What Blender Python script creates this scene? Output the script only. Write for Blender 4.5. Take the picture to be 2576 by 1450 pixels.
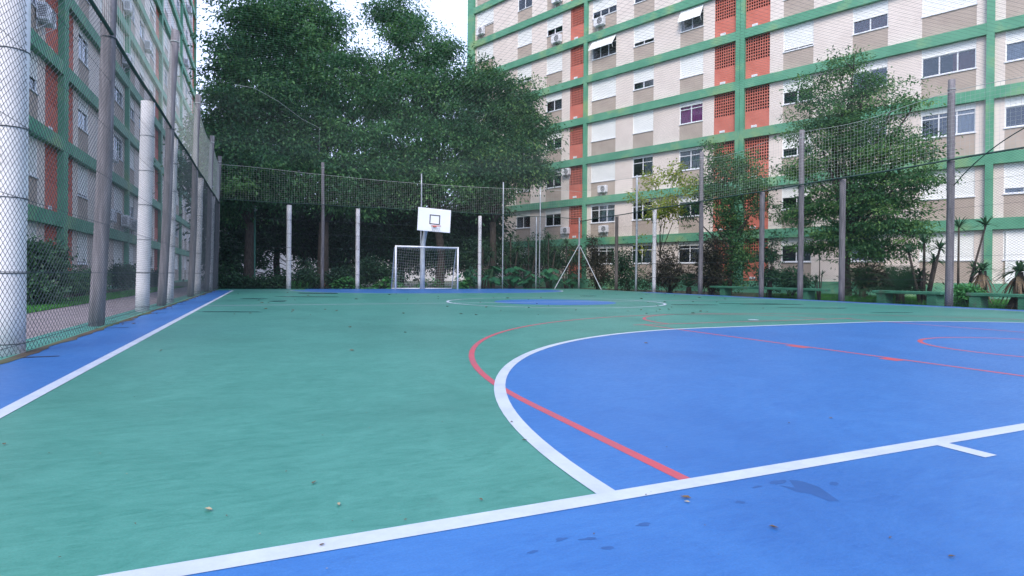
import bpy, math, random
import numpy as np
from mathutils import Matrix, Vector

# ------------------------------------------------------------------ reset
for o in list(bpy.data.objects):
    bpy.data.objects.remove(o, do_unlink=True)
scene = bpy.context.scene
col = scene.collection
RNG = np.random.default_rng(7)
random.seed(7)

# ------------------------------------------------------------------ camera
# court frame: X across the court (0 = left side line), Y along it (0 = near goal line), Z up, metres
CAM = np.array([1.1521, -1.5421, 0.6813])
F_PX, YAW, PITCH, ROLL = 1445.66, 0.40684, -0.00387, 0.0090     # focal length in units of a 2576 px wide picture
V_MID = 699.8                                                   # height of the optical axis in that picture (lens shift)

def cam_axes(x, y, w):
    c, s = math.cos(ROLL), math.sin(ROLL)
    x, y = c * x - s * y, s * x + c * y
    c, s = math.cos(PITCH), math.sin(PITCH)
    a, b, z = x, c * w - s * y, s * w + c * y
    c, s = math.cos(YAW), math.sin(YAW)
    return np.array([c * a + s * b, -s * a + c * b, z])

cam_data = bpy.data.cameras.new('camera')
cam = bpy.data.objects.new('camera', cam_data)
col.objects.link(cam)
r_, u_, f_ = cam_axes(1, 0, 0), cam_axes(0, 1, 0), cam_axes(0, 0, 1)
M = Matrix(((r_[0], u_[0], -f_[0], CAM[0]), (r_[1], u_[1], -f_[1], CAM[1]), (r_[2], u_[2], -f_[2], CAM[2]), (0, 0, 0, 1)))
cam.matrix_world = M
cam_data.sensor_width = 36.0
cam_data.sensor_fit = 'HORIZONTAL'
cam_data.lens = 36.0 * F_PX / 2576.0
cam_data.shift_y = -(724.85 - V_MID) / 2576.0
cam_data.clip_start = 0.05
cam_data.clip_end = 2000.0
scene.camera = cam

# ------------------------------------------------------------------ world, sun, exposure
SUN_EL, SUN_AZ = math.radians(45), math.radians(214)      # azimuth clockwise from +Y: behind the camera, to its left
world = bpy.data.worlds.new('World')
scene.world = world
world.use_nodes = True
wn, wl = world.node_tree.nodes, world.node_tree.links
wn.clear()
w_out = wn.new('ShaderNodeOutputWorld')
w_bg = wn.new('ShaderNodeBackground')
w_bg.inputs['Strength'].default_value = 0.13
w_sky = wn.new('ShaderNodeTexSky')
w_sky.sky_type = 'NISHITA'
w_sky.sun_disc = False
w_sky.sun_elevation = SUN_EL
w_sky.sun_rotation = SUN_AZ
w_sky.air_density = 1.0
w_sky.dust_density = 1.5
w_tc = wn.new('ShaderNodeTexCoord')
w_map = wn.new('ShaderNodeMapping')
w_map.inputs['Scale'].default_value = (1.6, 1.6, 3.2)
w_noise = wn.new('ShaderNodeTexNoise')
w_noise.inputs['Scale'].default_value = 1.7
w_noise.inputs['Detail'].default_value = 7
w_noise.inputs['Roughness'].default_value = 0.55
w_ramp = wn.new('ShaderNodeValToRGB')
w_ramp.color_ramp.elements[0].position = 0.30
w_ramp.color_ramp.elements[0].color = (0.15, 0.15, 0.15, 1)
w_ramp.color_ramp.elements[1].position = 0.52
w_ramp.color_ramp.elements[1].color = (0.97, 0.97, 0.97, 1)
w_mix = wn.new('ShaderNodeMixRGB')
w_mix.inputs['Color2'].default_value = (5.8, 6.8, 9.9, 1)     # bright thin cloud
wl.new(w_tc.outputs['Generated'], w_map.inputs['Vector'])
wl.new(w_map.outputs['Vector'], w_noise.inputs['Vector'])
wl.new(w_noise.outputs['Fac'], w_ramp.inputs['Fac'])
wl.new(w_ramp.outputs['Color'], w_mix.inputs['Fac'])
wl.new(w_sky.outputs['Color'], w_mix.inputs['Color1'])
wl.new(w_mix.outputs['Color'], w_bg.inputs['Color'])
wl.new(w_bg.outputs['Background'], w_out.inputs['Surface'])

sun_data = bpy.data.lights.new('sun', 'SUN')
sun_data.energy = 1.75
sun_data.angle = math.radians(28)
sun_data.color = (1.0, 0.89, 0.76)
sun = bpy.data.objects.new('sun', sun_data)
col.objects.link(sun)
sdir = Vector((math.sin(SUN_AZ) * math.cos(SUN_EL), math.cos(SUN_AZ) * math.cos(SUN_EL), math.sin(SUN_EL)))
sun.location = sdir * 60
sun.rotation_euler = sdir.to_track_quat('Z', 'Y').to_euler()

scene.view_settings.view_transform = 'Standard'
scene.view_settings.look = 'None'
scene.view_settings.exposure = 0.90
scene.view_settings.gamma = 1.0
scene.view_settings.use_curve_mapping = False
scene.render.engine = 'CYCLES'
scene.cycles.max_bounces = 5
scene.cycles.transparent_max_bounces = 12

# ------------------------------------------------------------------ pixel -> place helpers
def ray(u, v):
    d = cam_axes((u - 1288.0) / F_PX, -(v - V_MID) / F_PX, 1.0)
    return d
def at_x(u, v, X):
    d = ray(u, v); return CAM + d * ((X - CAM[0]) / d[0])
def at_y(u, v, Y):
    d = ray(u, v); return CAM + d * ((Y - CAM[1]) / d[1])
def at_z(u, v, Z=0.0):
    d = ray(u, v); return CAM + d * ((Z - CAM[2]) / d[2])

# ------------------------------------------------------------------ object helpers
def tag(o, label=None, cat=None, group=None, kind=None):
    if label: o['label'] = label
    if cat: o['category'] = cat
    if group: o['group'] = group
    if kind: o['kind'] = kind
    return o

def empty(name, loc=(0, 0, 0), rz=0.0, parent=None):
    o = bpy.data.objects.new(name, None)
    o.empty_display_size = 0.2
    col.objects.link(o)
    o.location = loc
    o.rotation_euler = (0, 0, rz)
    if parent: o.parent = parent
    return o

def link(name, me, mat=None, parent=None, loc=(0, 0, 0), rot=(0, 0, 0)):
    o = bpy.data.objects.new(name, me)
    col.objects.link(o)
    o.location = loc
    o.rotation_euler = rot
    if parent: o.parent = parent
    if mat and not me.materials: me.materials.append(mat)
    return o

BOXF = [(0, 3, 2, 1), (4, 5, 6, 7), (0, 1, 5, 4), (1, 2, 6, 5), (2, 3, 7, 6), (3, 0, 4, 7)]

class MB:
    def __init__(s):
        s.v, s.f = [], []
    def add(s, vs, fs):
        n = len(s.v)
        s.v.extend([tuple(map(float, p)) for p in vs])
        s.f.extend([tuple(i + n for i in f) for f in fs])
        return s
    def box(s, x0, x1, y0, y1, z0, z1):
        return s.add([(x0, y0, z0), (x1, y0, z0), (x1, y1, z0), (x0, y1, z0), (x0, y0, z1), (x1, y0, z1), (x1, y1, z1), (x0, y1, z1)], BOXF)
    def bevel_box(s, x0, x1, y0, y1, z0, z1, b):
        vs = []
        for z, i in ((z0, b), (z0 + b, 0), (z1 - b, 0), (z1, b)):
            k = b if i == 0 else b
            if i:
                vs += [(x0 + b, y0 + b, z), (x1 - b, y0 + b, z), (x1 - b, y1 - b, z), (x0 + b, y1 - b, z)]
            else:
                vs += [(x0, y0, z), (x1, y0, z), (x1, y1, z), (x0, y1, z)]
        fs = [(3, 2, 1, 0), (12, 13, 14, 15)]
        for l in range(3):
            for j in range(4):
                a, c = l * 4 + j, l * 4 + (j + 1) % 4
                fs.append((a, c, c + 4, a + 4))
        return s.add(vs, fs)
    def path(s, pts, rad, n=8, caps=True):
        pts = [Vector(p) for p in pts]
        if not hasattr(rad, '__len__'): rad = [rad] * len(pts)
        base = len(s.v)
        up = None
        for i, p in enumerate(pts):
            t = (pts[min(i + 1, len(pts) - 1)] - pts[max(i - 1, 0)])
            t.normalize()
            if up is None:
                ref = Vector((0, 0, 1)) if abs(t.z) < 0.9 else Vector((1, 0, 0))
                a = t.cross(ref).normalized()
            else:
                a = (up - t * up.dot(t)).normalized()
            up = a
            b = t.cross(a)
            for k in range(n):
                w = 2 * math.pi * k / n
                q = p + (a * math.cos(w) + b * math.sin(w)) * rad[i]
                s.v.append(tuple(q))
        for i in range(len(pts) - 1):
            for k in range(n):
                a0 = base + i * n + k; a1 = base + i * n + (k + 1) % n
                s.f.append((a0, a1, a1 + n, a0 + n))
        if caps:
            s.f.append(tuple(base + k for k in range(n))[::-1])
            s.f.append(tuple(base + (len(pts) - 1) * n + k for k in range(n)))
        return s
    def ring(s, c, R, r, n=20, m=5, ax='z'):
        pts = []
        for k in range(n):
            w = 2 * math.pi * k / n
            for j in range(m):
                q = 2 * math.pi * j / m
                rr = R + r * math.cos(q)
                p = (rr * math.cos(w), rr * math.sin(w), r * math.sin(q))
                if ax == 'y': p = (p[0], p[2], p[1])
                pts.append((c[0] + p[0], c[1] + p[1], c[2] + p[2]))
        fs = []
        for k in range(n):
            for j in range(m):
                a, b = k * m + j, k * m + (j + 1) % m
                c2, d2 = ((k + 1) % n) * m + j, ((k + 1) % n) * m + (j + 1) % m
                fs.append((a, c2, d2, b))
        return s.add(pts, fs)
    def strip(s, left, right, z):
        n = len(left)
        vs = [(p[0], p[1], z) for p in left] + [(p[0], p[1], z) for p in right]
        return s.add(vs, [(n + i, n + i + 1, i + 1, i) for i in range(n - 1)])
    def mesh(s, name, mat=None, smooth=False):
        me = bpy.data.meshes.new(name)
        me.from_pydata(s.v, [], s.f)
        if smooth: me.polygons.foreach_set('use_smooth', [True] * len(me.polygons))
        me.update()
        if mat: me.materials.append(mat)
        return me
    def build(s, name, mat, parent=None, loc=(0, 0, 0), rot=(0, 0, 0), smooth=False):
        return link(name, s.mesh(name, mat, smooth), None, parent, loc, rot)

def quad_mesh(name, V4, mat, tint=None):
    """V4: (N,4,3) quads -> one mesh, with a face attribute tint."""
    N = len(V4)
    me = bpy.data.meshes.new(name)
    me.vertices.add(N * 4)
    me.vertices.foreach_set('co', np.ascontiguousarray(V4, dtype=np.float32).ravel())
    me.loops.add(N * 4)
    me.loops.foreach_set('vertex_index', np.arange(N * 4, dtype=np.int32))
    me.polygons.add(N)
    me.polygons.foreach_set('loop_start', np.arange(0, N * 4, 4, dtype=np.int32))
    me.polygons.foreach_set('loop_total', np.full(N, 4, dtype=np.int32))
    if tint is not None:
        a = me.attributes.new('tint', 'FLOAT', 'FACE')
        a.data.foreach_set('value', np.asarray(tint, dtype=np.float32))
    me.update(calc_edges=True)
    me.materials.append(mat)
    return me

def thin_tubes(segs, r):
    """segs: (N,2,3) straight wires -> (3N,4,3) quads of three-sided tubes."""
    A, B = segs[:, 0], segs[:, 1]
    t = B - A; t /= np.linalg.norm(t, axis=1)[:, None]
    ref = np.where(np.abs(t[:, 2:3]) < 0.9, np.array([[0, 0, 1.0]]), np.array([[1.0, 0, 0]]))
    a = np.cross(t, ref); a /= np.linalg.norm(a, axis=1)[:, None]
    b = np.cross(t, a)
    offs = [r * (a * math.cos(w) + b * math.sin(w)) for w in (0, 2.0944, 4.18879)]
    out = []
    for k in range(3):
        o0, o1 = offs[k], offs[(k + 1) % 3]
        out.append(np.stack([A + o0, A + o1, B + o1, B + o0], 1))
    return np.concatenate(out)

# ------------------------------------------------------------------ materials
def new_mat(name):
    m = bpy.data.materials.new(name)
    m.use_nodes = True
    nt = m.node_tree
    b = nt.nodes['Principled BSDF']
    return m, nt.nodes, nt.links, b

def noisy(name, c1, c2, scale=4.0, rough=0.7, detail=5, bump=0.0, bscale=None, stretch=(1, 1, 1), metallic=0.0, spec=0.5, lo=0.35, hi=0.68, c3=None, s3=0.6, lo3=.55, hi3=.7, coords='Object'):
    m, n, l, b = new_mat(name)
    tc = n.new('ShaderNodeTexCoord')
    mp = n.new('ShaderNodeMapping'); mp.inputs['Scale'].default_value = stretch
    nz = n.new('ShaderNodeTexNoise'); nz.inputs['Scale'].default_value = scale; nz.inputs['Detail'].default_value = detail
    rp = n.new('ShaderNodeValToRGB')
    rp.color_ramp.elements[0].position, rp.color_ramp.elements[1].position = lo, hi
    rp.color_ramp.elements[0].color = (*c1, 1); rp.color_ramp.elements[1].color = (*c2, 1)
    l.new(tc.outputs[coords], mp.inputs['Vector']); l.new(mp.outputs['Vector'], nz.inputs['Vector']); l.new(nz.outputs['Fac'], rp.inputs['Fac'])
    last = rp.outputs['Color']
    if c3:
        n3 = n.new('ShaderNodeTexNoise'); n3.inputs['Scale'].default_value = s3; n3.inputs['Detail'].default_value = 6; n3.inputs['Roughness'].default_value = .62
        r3 = n.new('ShaderNodeValToRGB'); r3.color_ramp.elements[0].position, r3.color_ramp.elements[1].position = lo3, hi3
        mx = n.new('ShaderNodeMixRGB'); mx.inputs['Color2'].default_value = (*c3, 1)
        l.new(tc.outputs[coords], n3.inputs['Vector']); l.new(n3.outputs['Fac'], r3.inputs['Fac']); l.new(r3.outputs['Color'], mx.inputs['Fac']); l.new(last, mx.inputs['Color1'])
        last = mx.outputs['Color']
    l.new(last, b.inputs['Base Color'])
    b.inputs['Roughness'].default_value = rough
    b.inputs['Metallic'].default_value = metallic
    b.inputs['Specular IOR Level'].default_value = spec
    if bump:
        bn = n.new('ShaderNodeTexNoise'); bn.inputs['Scale'].default_value = bscale or scale * 6; bn.inputs['Detail'].default_value = 6
        bp = n.new('ShaderNodeBump'); bp.inputs['Strength'].default_value = bump; bp.inputs['Distance'].default_value = 0.02
        l.new(tc.outputs[coords], bn.inputs['Vector']); l.new(bn.outputs['Fac'], bp.inputs['Height']); l.new(bp.outputs['Normal'], b.inputs['Normal'])
    return m

def court_paint(name, base, light, dark, rough=0.42):
    """roller-laid court paint: sweeping strokes, cloudy fading, scuffs and fine grit"""
    m, n, l, b = new_mat(name)
    tc = n.new('ShaderNodeTexCoord')
    def noise(scale, stretch=(1, 1, 1), rot=0.0, detail=5, rough_=.55, dist=0.0):
        mp = n.new('ShaderNodeMapping'); mp.inputs['Scale'].default_value = stretch; mp.inputs['Rotation'].default_value = (0, 0, rot)
        nz = n.new('ShaderNodeTexNoise'); nz.inputs['Scale'].default_value = scale; nz.inputs['Detail'].default_value = detail
        nz.inputs['Roughness'].default_value = rough_; nz.inputs['Distortion'].default_value = dist
        l.new(tc.outputs['Object'], mp.inputs['Vector']); l.new(mp.outputs['Vector'], nz.inputs['Vector'])
        return nz.outputs['Fac']
    def ramp(src, lo, hi, a=0.0, z=1.0):
        r = n.new('ShaderNodeMapRange'); r.inputs['From Min'].default_value = lo; r.inputs['From Max'].default_value = hi
        r.inputs['To Min'].default_value = a; r.inputs['To Max'].default_value = z
        l.new(src, r.inputs['Value']); return r.outputs['Result']
    def mix(fac, c1, c2, mode='MIX'):
        x = n.new('ShaderNodeMixRGB'); x.blend_type = mode
        l.new(fac, x.inputs['Fac'])
        for s, c in (('Color1', c1), ('Color2', c2)):
            if isinstance(c, tuple): x.inputs[s].default_value = (*c, 1)
            else: l.new(c, x.inputs[s])
        return x.outputs['Color']
    strokes = noise(5.5, (1.0, 3.2, 1), 0.35, 8, .72, 1.4)
    clouds = noise(0.55, detail=6, rough_=.6, dist=.4)
    fine = noise(22.0, (1.0, 4.0, 1), -0.25, 7, .75, .6)
    grit = noise(160.0, detail=3)
    c = mix(ramp(strokes, .34, .74), base, light)
    patchy = noise(1.6, detail=8, rough_=.68, dist=2.0)
    c = mix(ramp(patchy, .46, .68, 0, .7), c, light)
    c = mix(ramp(clouds, .45, .72, 0, .55), c, dark)
    c = mix(ramp(fine, .50, .80, 0, .55), c, light)
    scuff = noise(1.1, detail=9, rough_=.72, dist=1.2)
    c = mix(ramp(scuff, .66, .74, 0, .45), c, tuple(x * .55 for x in dark))
    grain = ramp(grit, .3, .7, .90, 1.08)
    hs = n.new('ShaderNodeHueSaturation'); l.new(c, hs.inputs['Color']); l.new(grain, hs.inputs['Value'])
    l.new(hs.outputs['Color'], b.inputs['Base Color'])
    l.new(ramp(fine, .3, .75, rough - .08, rough + .16), b.inputs['Roughness'])
    bp = n.new('ShaderNodeBump'); bp.inputs['Strength'].default_value = .12; bp.inputs['Distance'].default_value = .004
    l.new(noise(70.0, (1, 2.2, 1), .5, 5, .7), bp.inputs['Height']); l.new(bp.outputs['Normal'], b.inputs['Normal'])
    return m

def line_paint(name, c, worn):
    m, n, l, b = new_mat(name)
    tc = n.new('ShaderNodeTexCoord')
    nz = n.new('ShaderNodeTexNoise'); nz.inputs['Scale'].default_value = 5; nz.inputs['Detail'].default_value = 9; nz.inputs['Roughness'].default_value = .72
    rp = n.new('ShaderNodeValToRGB'); rp.color_ramp.elements[0].position = .35; rp.color_ramp.elements[1].position = .60
    rp.color_ramp.elements[0].color = (*worn, 1); rp.color_ramp.elements[1].color = (*c, 1)
    l.new(tc.outputs['Object'], nz.inputs['Vector']); l.new(nz.outputs['Fac'], rp.inputs['Fac']); l.new(rp.outputs['Color'], b.inputs['Base Color'])
    b.inputs['Roughness'].default_value = .5
    return m

def leaf_mat(name, dark, mid, light, trans=.35, rough=.5):
    m, n, l, b = new_mat(name)
    at = n.new('ShaderNodeAttribute'); at.attribute_name = 'tint'
    rp = n.new('ShaderNodeValToRGB')
    rp.color_ramp.elements[0].color = (*dark, 1); rp.color_ramp.elements[1].color = (*light, 1)
    e = rp.color_ramp.elements.new(.5); e.color = (*mid, 1)
    l.new(at.outputs['Fac'], rp.inputs['Fac']); l.new(rp.outputs['Color'], b.inputs['Base Color'])
    b.inputs['Roughness'].default_value = rough
    b.inputs['Specular IOR Level'].default_value = .3
    tr = n.new('ShaderNodeBsdfTranslucent'); mx = n.new('ShaderNodeMixShader'); mx.inputs['Fac'].default_value = trans
    hs = n.new('ShaderNodeHueSaturation'); hs.inputs['Value'].default_value = 1.3; hs.inputs['Hue'].default_value = .485
    l.new(rp.outputs['Color'], hs.inputs['Color']); l.new(hs.outputs['Color'], tr.inputs['Color'])
    out = n['Material Output']
    l.new(b.outputs['BSDF'], mx.inputs[1]); l.new(tr.outputs['BSDF'], mx.inputs[2]); l.new(mx.outputs['Shader'], out.inputs['Surface'])
    return m

def glass_mat(name):
    m, n, l, b = new_mat(name)
    gl = n.new('ShaderNodeBsdfGlossy'); gl.inputs['Roughness'].default_value = .03; gl.inputs['Color'].default_value = (.9, .95, 1, 1)
    tr = n.new('ShaderNodeBsdfTransparent'); tr.inputs['Color'].default_value = (.88, .92, .94, 1)
    fr = n.new('ShaderNodeFresnel'); fr.inputs['IOR'].default_value = 1.7
    mx = n.new('ShaderNodeMixShader')
    l.new(fr.outputs['Fac'], mx.inputs['Fac']); l.new(tr.outputs['BSDF'], mx.inputs[1]); l.new(gl.outputs['BSDF'], mx.inputs[2])
    l.new(mx.outputs['Shader'], n['Material Output'].inputs['Surface'])
    return m

MT = {}
MT['green'] = court_paint('court_green', (.027, .164, .130), (.060, .236, .196), (.015, .114, .090))
MT['blue'] = court_paint('court_blue', (.017, .108, .335), (.033, .150, .40), (.011, .080, .27))
MT['white_line'] = line_paint('white_line', (.43, .48, .56), (.36, .405, .48))
MT['red_line'] = line_paint('red_line', (.42, .06, .085), (.32, .075, .11))
MT['stain'] = noisy('court_stain', (.015, .07, .075), (.02, .10, .10), 3, .25)
MT['stain_blue'] = noisy('court_stain_blue', (.010, .068, .22), (.013, .080, .26), 8, .45)
MT['slot'] = noisy('drain_slot', (.01, .012, .03), (.02, .025, .05), 9, .9)
MT['kerb_green'] = noisy('kerb_green', (.03, .17, .15), (.06, .24, .20), 5, .7, bump=.2, c3=(.06, .07, .06), s3=3.0, lo3=.52, hi3=.72)
MT['path'] = noisy('footpath', (.21, .18, .20), (.29, .25, .27), 3.0, .85, bump=.3, c3=(.2, .18, .18), s3=1.2)
MT['soil'] = noisy('soil', (.04, .030, .022), (.09, .066, .045), 2.5, .95, bump=.6, bscale=12, c3=(.045, .085, .03), s3=.5, lo3=.45, hi3=.62)
MT['pillar'] = noisy('white_pillar', (.62, .62, .64), (.74, .73, .74), 3, .75, bump=.25, bscale=30, c3=(.42, .41, .40), s3=2.2, lo3=.60, hi3=.78)
MT['wood'] = noisy('weathered_pole', (.12, .112, .122), (.225, .21, .225), 4, .85, stretch=(6, 6, .5), bump=.4, bscale=25)
MT['wood_dark'] = noisy('dark_post', (.10, .085, .08), (.17, .15, .14), 4, .85, stretch=(6, 6, .5), bump=.4, bscale=25)
MT['galv'] = noisy('galvanised_pipe', (.36, .40, .44), (.48, .52, .56), 6, .45, metallic=.4)
MT['wire'] = noisy('fence_wire', (.03, .042, .052), (.05, .066, .072), 8, .6)
MT['rail'] = noisy('rail_rope', (.022, .05, .045), (.045, .085, .07), 6, .7)
MT['net'] = noisy('net_cord', (.15, .18, .18), (.21, .24, .235), 8, .9, spec=.1)
MT['net_white'] = noisy('net_cord_pale', (.40, .42, .40), (.52, .54, .52), 8, .8)
MT['net_side'] = noisy('net_cord_side', (.34, .37, .35), (.44, .47, .45), 8, .85, spec=.2)
MT['rope'] = noisy('net_rope', (.36, .38, .36), (.46, .48, .46), 8, .85)
MT['goal'] = noisy('goal_paint', (.72, .74, .78), (.80, .82, .85), 5, .45)
MT['board'] = noisy('backboard_paint', (.76, .78, .82), (.82, .84, .87), 2, .5)
MT['board_mark'] = noisy('board_mark', (.02, .02, .03), (.05, .05, .06), 6, .6)
MT['ring'] = noisy('ring_red', (.45, .06, .04), (.6, .1, .06), 6, .5)
MT['pole_grey'] = noisy('pole_grey', (.42, .47, .52), (.54, .58, .62), 3, .55)
MT['wall'] = noisy('facade_tile', (.66, .585, .535), (.73, .655, .60), 1.4, .75, bump=.06, bscale=30, c3=(.58, .51, .46), s3=.35, lo3=.55, hi3=.75)
MT['beige'] = noisy('spandrel_beige', (.37, .305, .26), (.44, .37, .315), 1.2, .8, bump=.08, bscale=30)
MT['facade_green'] = noisy('facade_green', (.075, .27, .165), (.125, .35, .225), .9, .7, bump=.08, bscale=20, c3=(.22, .36, .16), s3=.45, lo3=.52, hi3=.68)
MT['red_wall'] = noisy('red_wall', (.50, .135, .095), (.60, .185, .135), 1.5, .8, bump=.1, bscale=25)
MT['room_shade'] = noisy('painted_room_shade', (.025, .025, .03), (.05, .05, .055), 1, .9)  # near-black colour stands in for the darkness of unlit rooms
MT['frame'] = noisy('window_frame', (.66, .68, .72), (.76, .78, .81), 4, .5)
MT['shutter'] = noisy('roller_shutter', (.80, .82, .80), (.88, .89, .87), 1.0, .6)
MT['glass'] = glass_mat('window_glass')
MT['curtain_pink'] = noisy('curtain_pink', (.90, .08, .45), (.95, .14, .55), 6, .9, stretch=(8, 1, .3))
MT['curtain_pale'] = noisy('curtain_pale', (.42, .40, .42), (.60, .58, .58), 5, .9, stretch=(8, 1, .3))
MT['curtain_red'] = noisy('curtain_red', (.12, .015, .02), (.22, .03, .035), 5, .9, stretch=(8, 1, .3))
MT['ac'] = noisy('ac_casing', (.62, .63, .66), (.74, .75, .77), 3, .5)
MT['ac_dark'] = noisy('ac_fan', (.06, .065, .07), (.12, .125, .13), 8, .6)
MT['concrete_green'] = noisy('bench_green', (.035, .17, .10), (.07, .25, .15), 3, .75, bump=.3, bscale=20, c3=(.12, .14, .11), s3=2.5, lo3=.58, hi3=.74)
MT['bark'] = noisy('bark', (.035, .028, .024), (.085, .068, .055), 5, .9, stretch=(4, 4, .8), bump=.8, bscale=14)
MT['brick'] = noisy('planter_brick', (.25, .09, .06), (.36, .15, .10), 4, .85, bump=.3)
MT['leaf_big'] = leaf_mat('leaf_ficus', (.018, .072, .034), (.048, .160, .062), (.15, .32, .10), .32)
MT['leaf_right'] = leaf_mat('leaf_right', (.024, .085, .036), (.055, .165, .058), (.17, .32, .085), .34)
MT['leaf_mid'] = leaf_mat('leaf_mid', (.020, .078, .038), (.048, .150, .056), (.17, .31, .08), .32)
MT['leaf_yellow'] = leaf_mat('leaf_yellow', (.09, .16, .03), (.22, .30, .04), (.42, .40, .05), .4)
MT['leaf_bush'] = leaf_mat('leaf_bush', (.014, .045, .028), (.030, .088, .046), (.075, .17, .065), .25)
MT['leaf_brown'] = leaf_mat('leaf_brown', (.025, .022, .018), (.05, .045, .03), (.07, .09, .035), .2)
MT['leaf_spike'] = leaf_mat('leaf_spike', (.018, .060, .030), (.035, .10, .045), (.09, .18, .07), .25)
MT['leaf_bright'] = leaf_mat('leaf_bright', (.04, .19, .06), (.08, .30, .09), (.18, .46, .14), .3)
MT['leaf_broad'] = leaf_mat('leaf_broad', (.014, .085, .045), (.026, .145, .07), (.07, .26, .11), .25, .35)
MT['leaf_dead'] = leaf_mat('leaf_dead', (.10, .07, .045), (.18, .13, .08), (.26, .19, .11), .2)
MT['grass'] = leaf_mat('grass_blade', (.03, .13, .03), (.045, .21, .04), (.09, .30, .06), .3)
MT['litter'] = noisy('fallen_leaf', (.06, .04, .02), (.16, .10, .05), 20, .8)
MT['litter_pale'] = noisy('fallen_leaf_pale', (.25, .22, .14), (.36, .30, .2), 20, .8)
MT['distant'] = noisy('distant_wall', (.62, .60, .58), (.72, .70, .68), .5, .8)
MT['distant_glass'] = noisy('distant_glass', (.08, .10, .13), (.14, .16, .2), .7, .3)
MT['roof'] = noisy('roof_grey', (.2, .2, .2), (.3, .3, .3), 1, .9)
MT['lamp_globe'] = noisy('lamp_globe', (.6, .62, .62), (.7, .72, .72), 3, .4)
MT['lamp_pole'] = noisy('lamp_pole', (.06, .22, .17), (.09, .28, .21), 3, .6)

# ================================================================== SETTING: ground and court
GROUND_Z = -0.10
g = MB()
g.add([(-300, -120, GROUND_Z), (300, -120, GROUND_Z), (300, 400, GROUND_Z), (-300, 400, GROUND_Z)], [(0, 1, 2, 3)])
tag(g.build('ground', MT['soil']), kind='structure')

W, L = 16.417, 23.915
CX = W / 2
X0, X1, Y0, Y1 = -0.74, 17.32, -2.6, 26.42
court = MB().box(X0, X1, Y0, Y1, GROUND_Z - .05, 0.0).build('court', MT['green'])
tag(court, kind='structure')

def arc(cx, cy, r, a0, a1, n=64):
    return [(cx + r * math.cos(a), cy + r * math.sin(a)) for a in np.linspace(a0, a1, n)]
def offset_line(pts, w):
    P = np.array(pts, float); T = np.gradient(P, axis=0); T /= np.linalg.norm(T, axis=1)[:, None]
    Nn = np.stack([-T[:, 1], T[:, 0]], 1)
    return P + Nn * w / 2, P - Nn * w / 2
def paint_curve(name, pts, w, z, mat):
    a, b = offset_line(pts, w)
    m = MB().strip(a, b, z)
    return m.build(name, mat, court)
def paint_rect(name, x0, x1, y0, y1, z, mat):
    return MB().add([(x0, y0, z), (x1, y0, z), (x1, y1, z), (x0, y1, z)], [(0, 1, 2, 3)]).build(name, mat, court)
def paint_poly(name, pts, z, mat):
    return MB().add([(p[0], p[1], z) for p in pts], [tuple(range(len(pts)))]).build(name, mat, court)

PI = math.pi
RP = 4.563
def d_outline(r, flip=False, n=48):
    p = arc(CX + 1.5, 0, r, 0, PI / 2, n) + arc(CX - 1.5, 0, r, PI / 2, PI, n)
    return [(x, L - y) for x, y in p][::-1] if flip else p
Z1, Z2, Z3, Z4 = .0008, .0016, .0024, .0034
paint_rect('blue_border', X0 + .05, 0, Y0 + .05, L, Z1, MT['blue'])
paint_rect('blue_border', 0, W, Y0 + .05, 0, Z1, MT['blue'])
paint_rect('blue_border', W, X1 - .05, Y0 + .05, L - 4, Z1, MT['blue'])
paint_poly('blue_penalty_area', d_outline(RP), Z1, MT['blue'])
paint_poly('blue_penalty_area', d_outline(RP, True), Z1, MT['blue'])
paint_rect('blue_goal_area', CX - 5.4, CX + 5.0, L, Y1 - .25, Z1, MT['blue'])
paint_poly('blue_centre_spot', arc(CX, L / 2, 1.6, 0, 2 * PI * 47 / 48, 48), Z1, MT['blue'])
# basketball markings (red)
RW = .048
paint_curve('red_line', [(CX - 5.75, 0), (CX - 5.75, .6)] + arc(CX, 1.2, 5.75, PI, 0, 90) + [(CX + 5.75, .6), (CX + 5.75, 0)], RW, Z2, MT['red_line'])
for x in (6.12, 2 * CX - 6.12):
    paint_rect('red_line', x - RW / 2, x + RW / 2, 0, 5.216, Z2, MT['red_line'])
paint_rect('red_line', 5.95, 2 * CX - 5.95, 5.216, 5.264, Z2, MT['red_line'])
paint_curve('red_line', arc(CX, 5.30, 1.64, -.02, PI + .02, 60), RW, Z2, MT['red_line'])
paint_curve('red_line', arc(8.36, 1.62, 1.04, -.5, PI + .5, 50), RW, Z2, MT['red_line'])
for y, s in ((2.48, .22), (1.58, .16)):
    for x in (5.99, 2 * CX - 6.12 + .025):
        paint_rect('red_line', x, x + .105, y, y + s, Z2, MT['red_line'])
# futsal markings (white)
LW = .072
paint_rect('white_line', -.037, .037, -LW, L, Z3, MT['white_line'])
paint_rect('white_line', W - .037, W + .037, -LW, L, Z3, MT['white_line'])
paint_rect('white_line', .037, W - .037, -LW, 0, Z3, MT['white_line'])
paint_rect('white_line', .037, W - .037, L - LW, L, Z3, MT['white_line'])
paint_rect('white_line', .037, W - .037, L / 2 - .036, L / 2 + .036, Z3, MT['white_line'])
paint_curve('white_line', [(x, y) for x, y in d_outline(RP)], .070, Z3, MT['white_line'])
paint_curve('white_line', d_outline(RP, True), .070, Z3, MT['white_line'])
paint_curve('white_line', arc(CX, L / 2, 2.82, 0, 2 * PI, 97), .072, Z3 + .0004, MT['white_line'])
paint_rect('white_line', 3.692, 3.77, -.243, -LW, Z3, MT['white_line'])
paint_poly('white_spot', arc(8.46, 5.48, .085, 0, 2 * PI * 15 / 16, 16), Z3, MT['white_line'])

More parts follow.
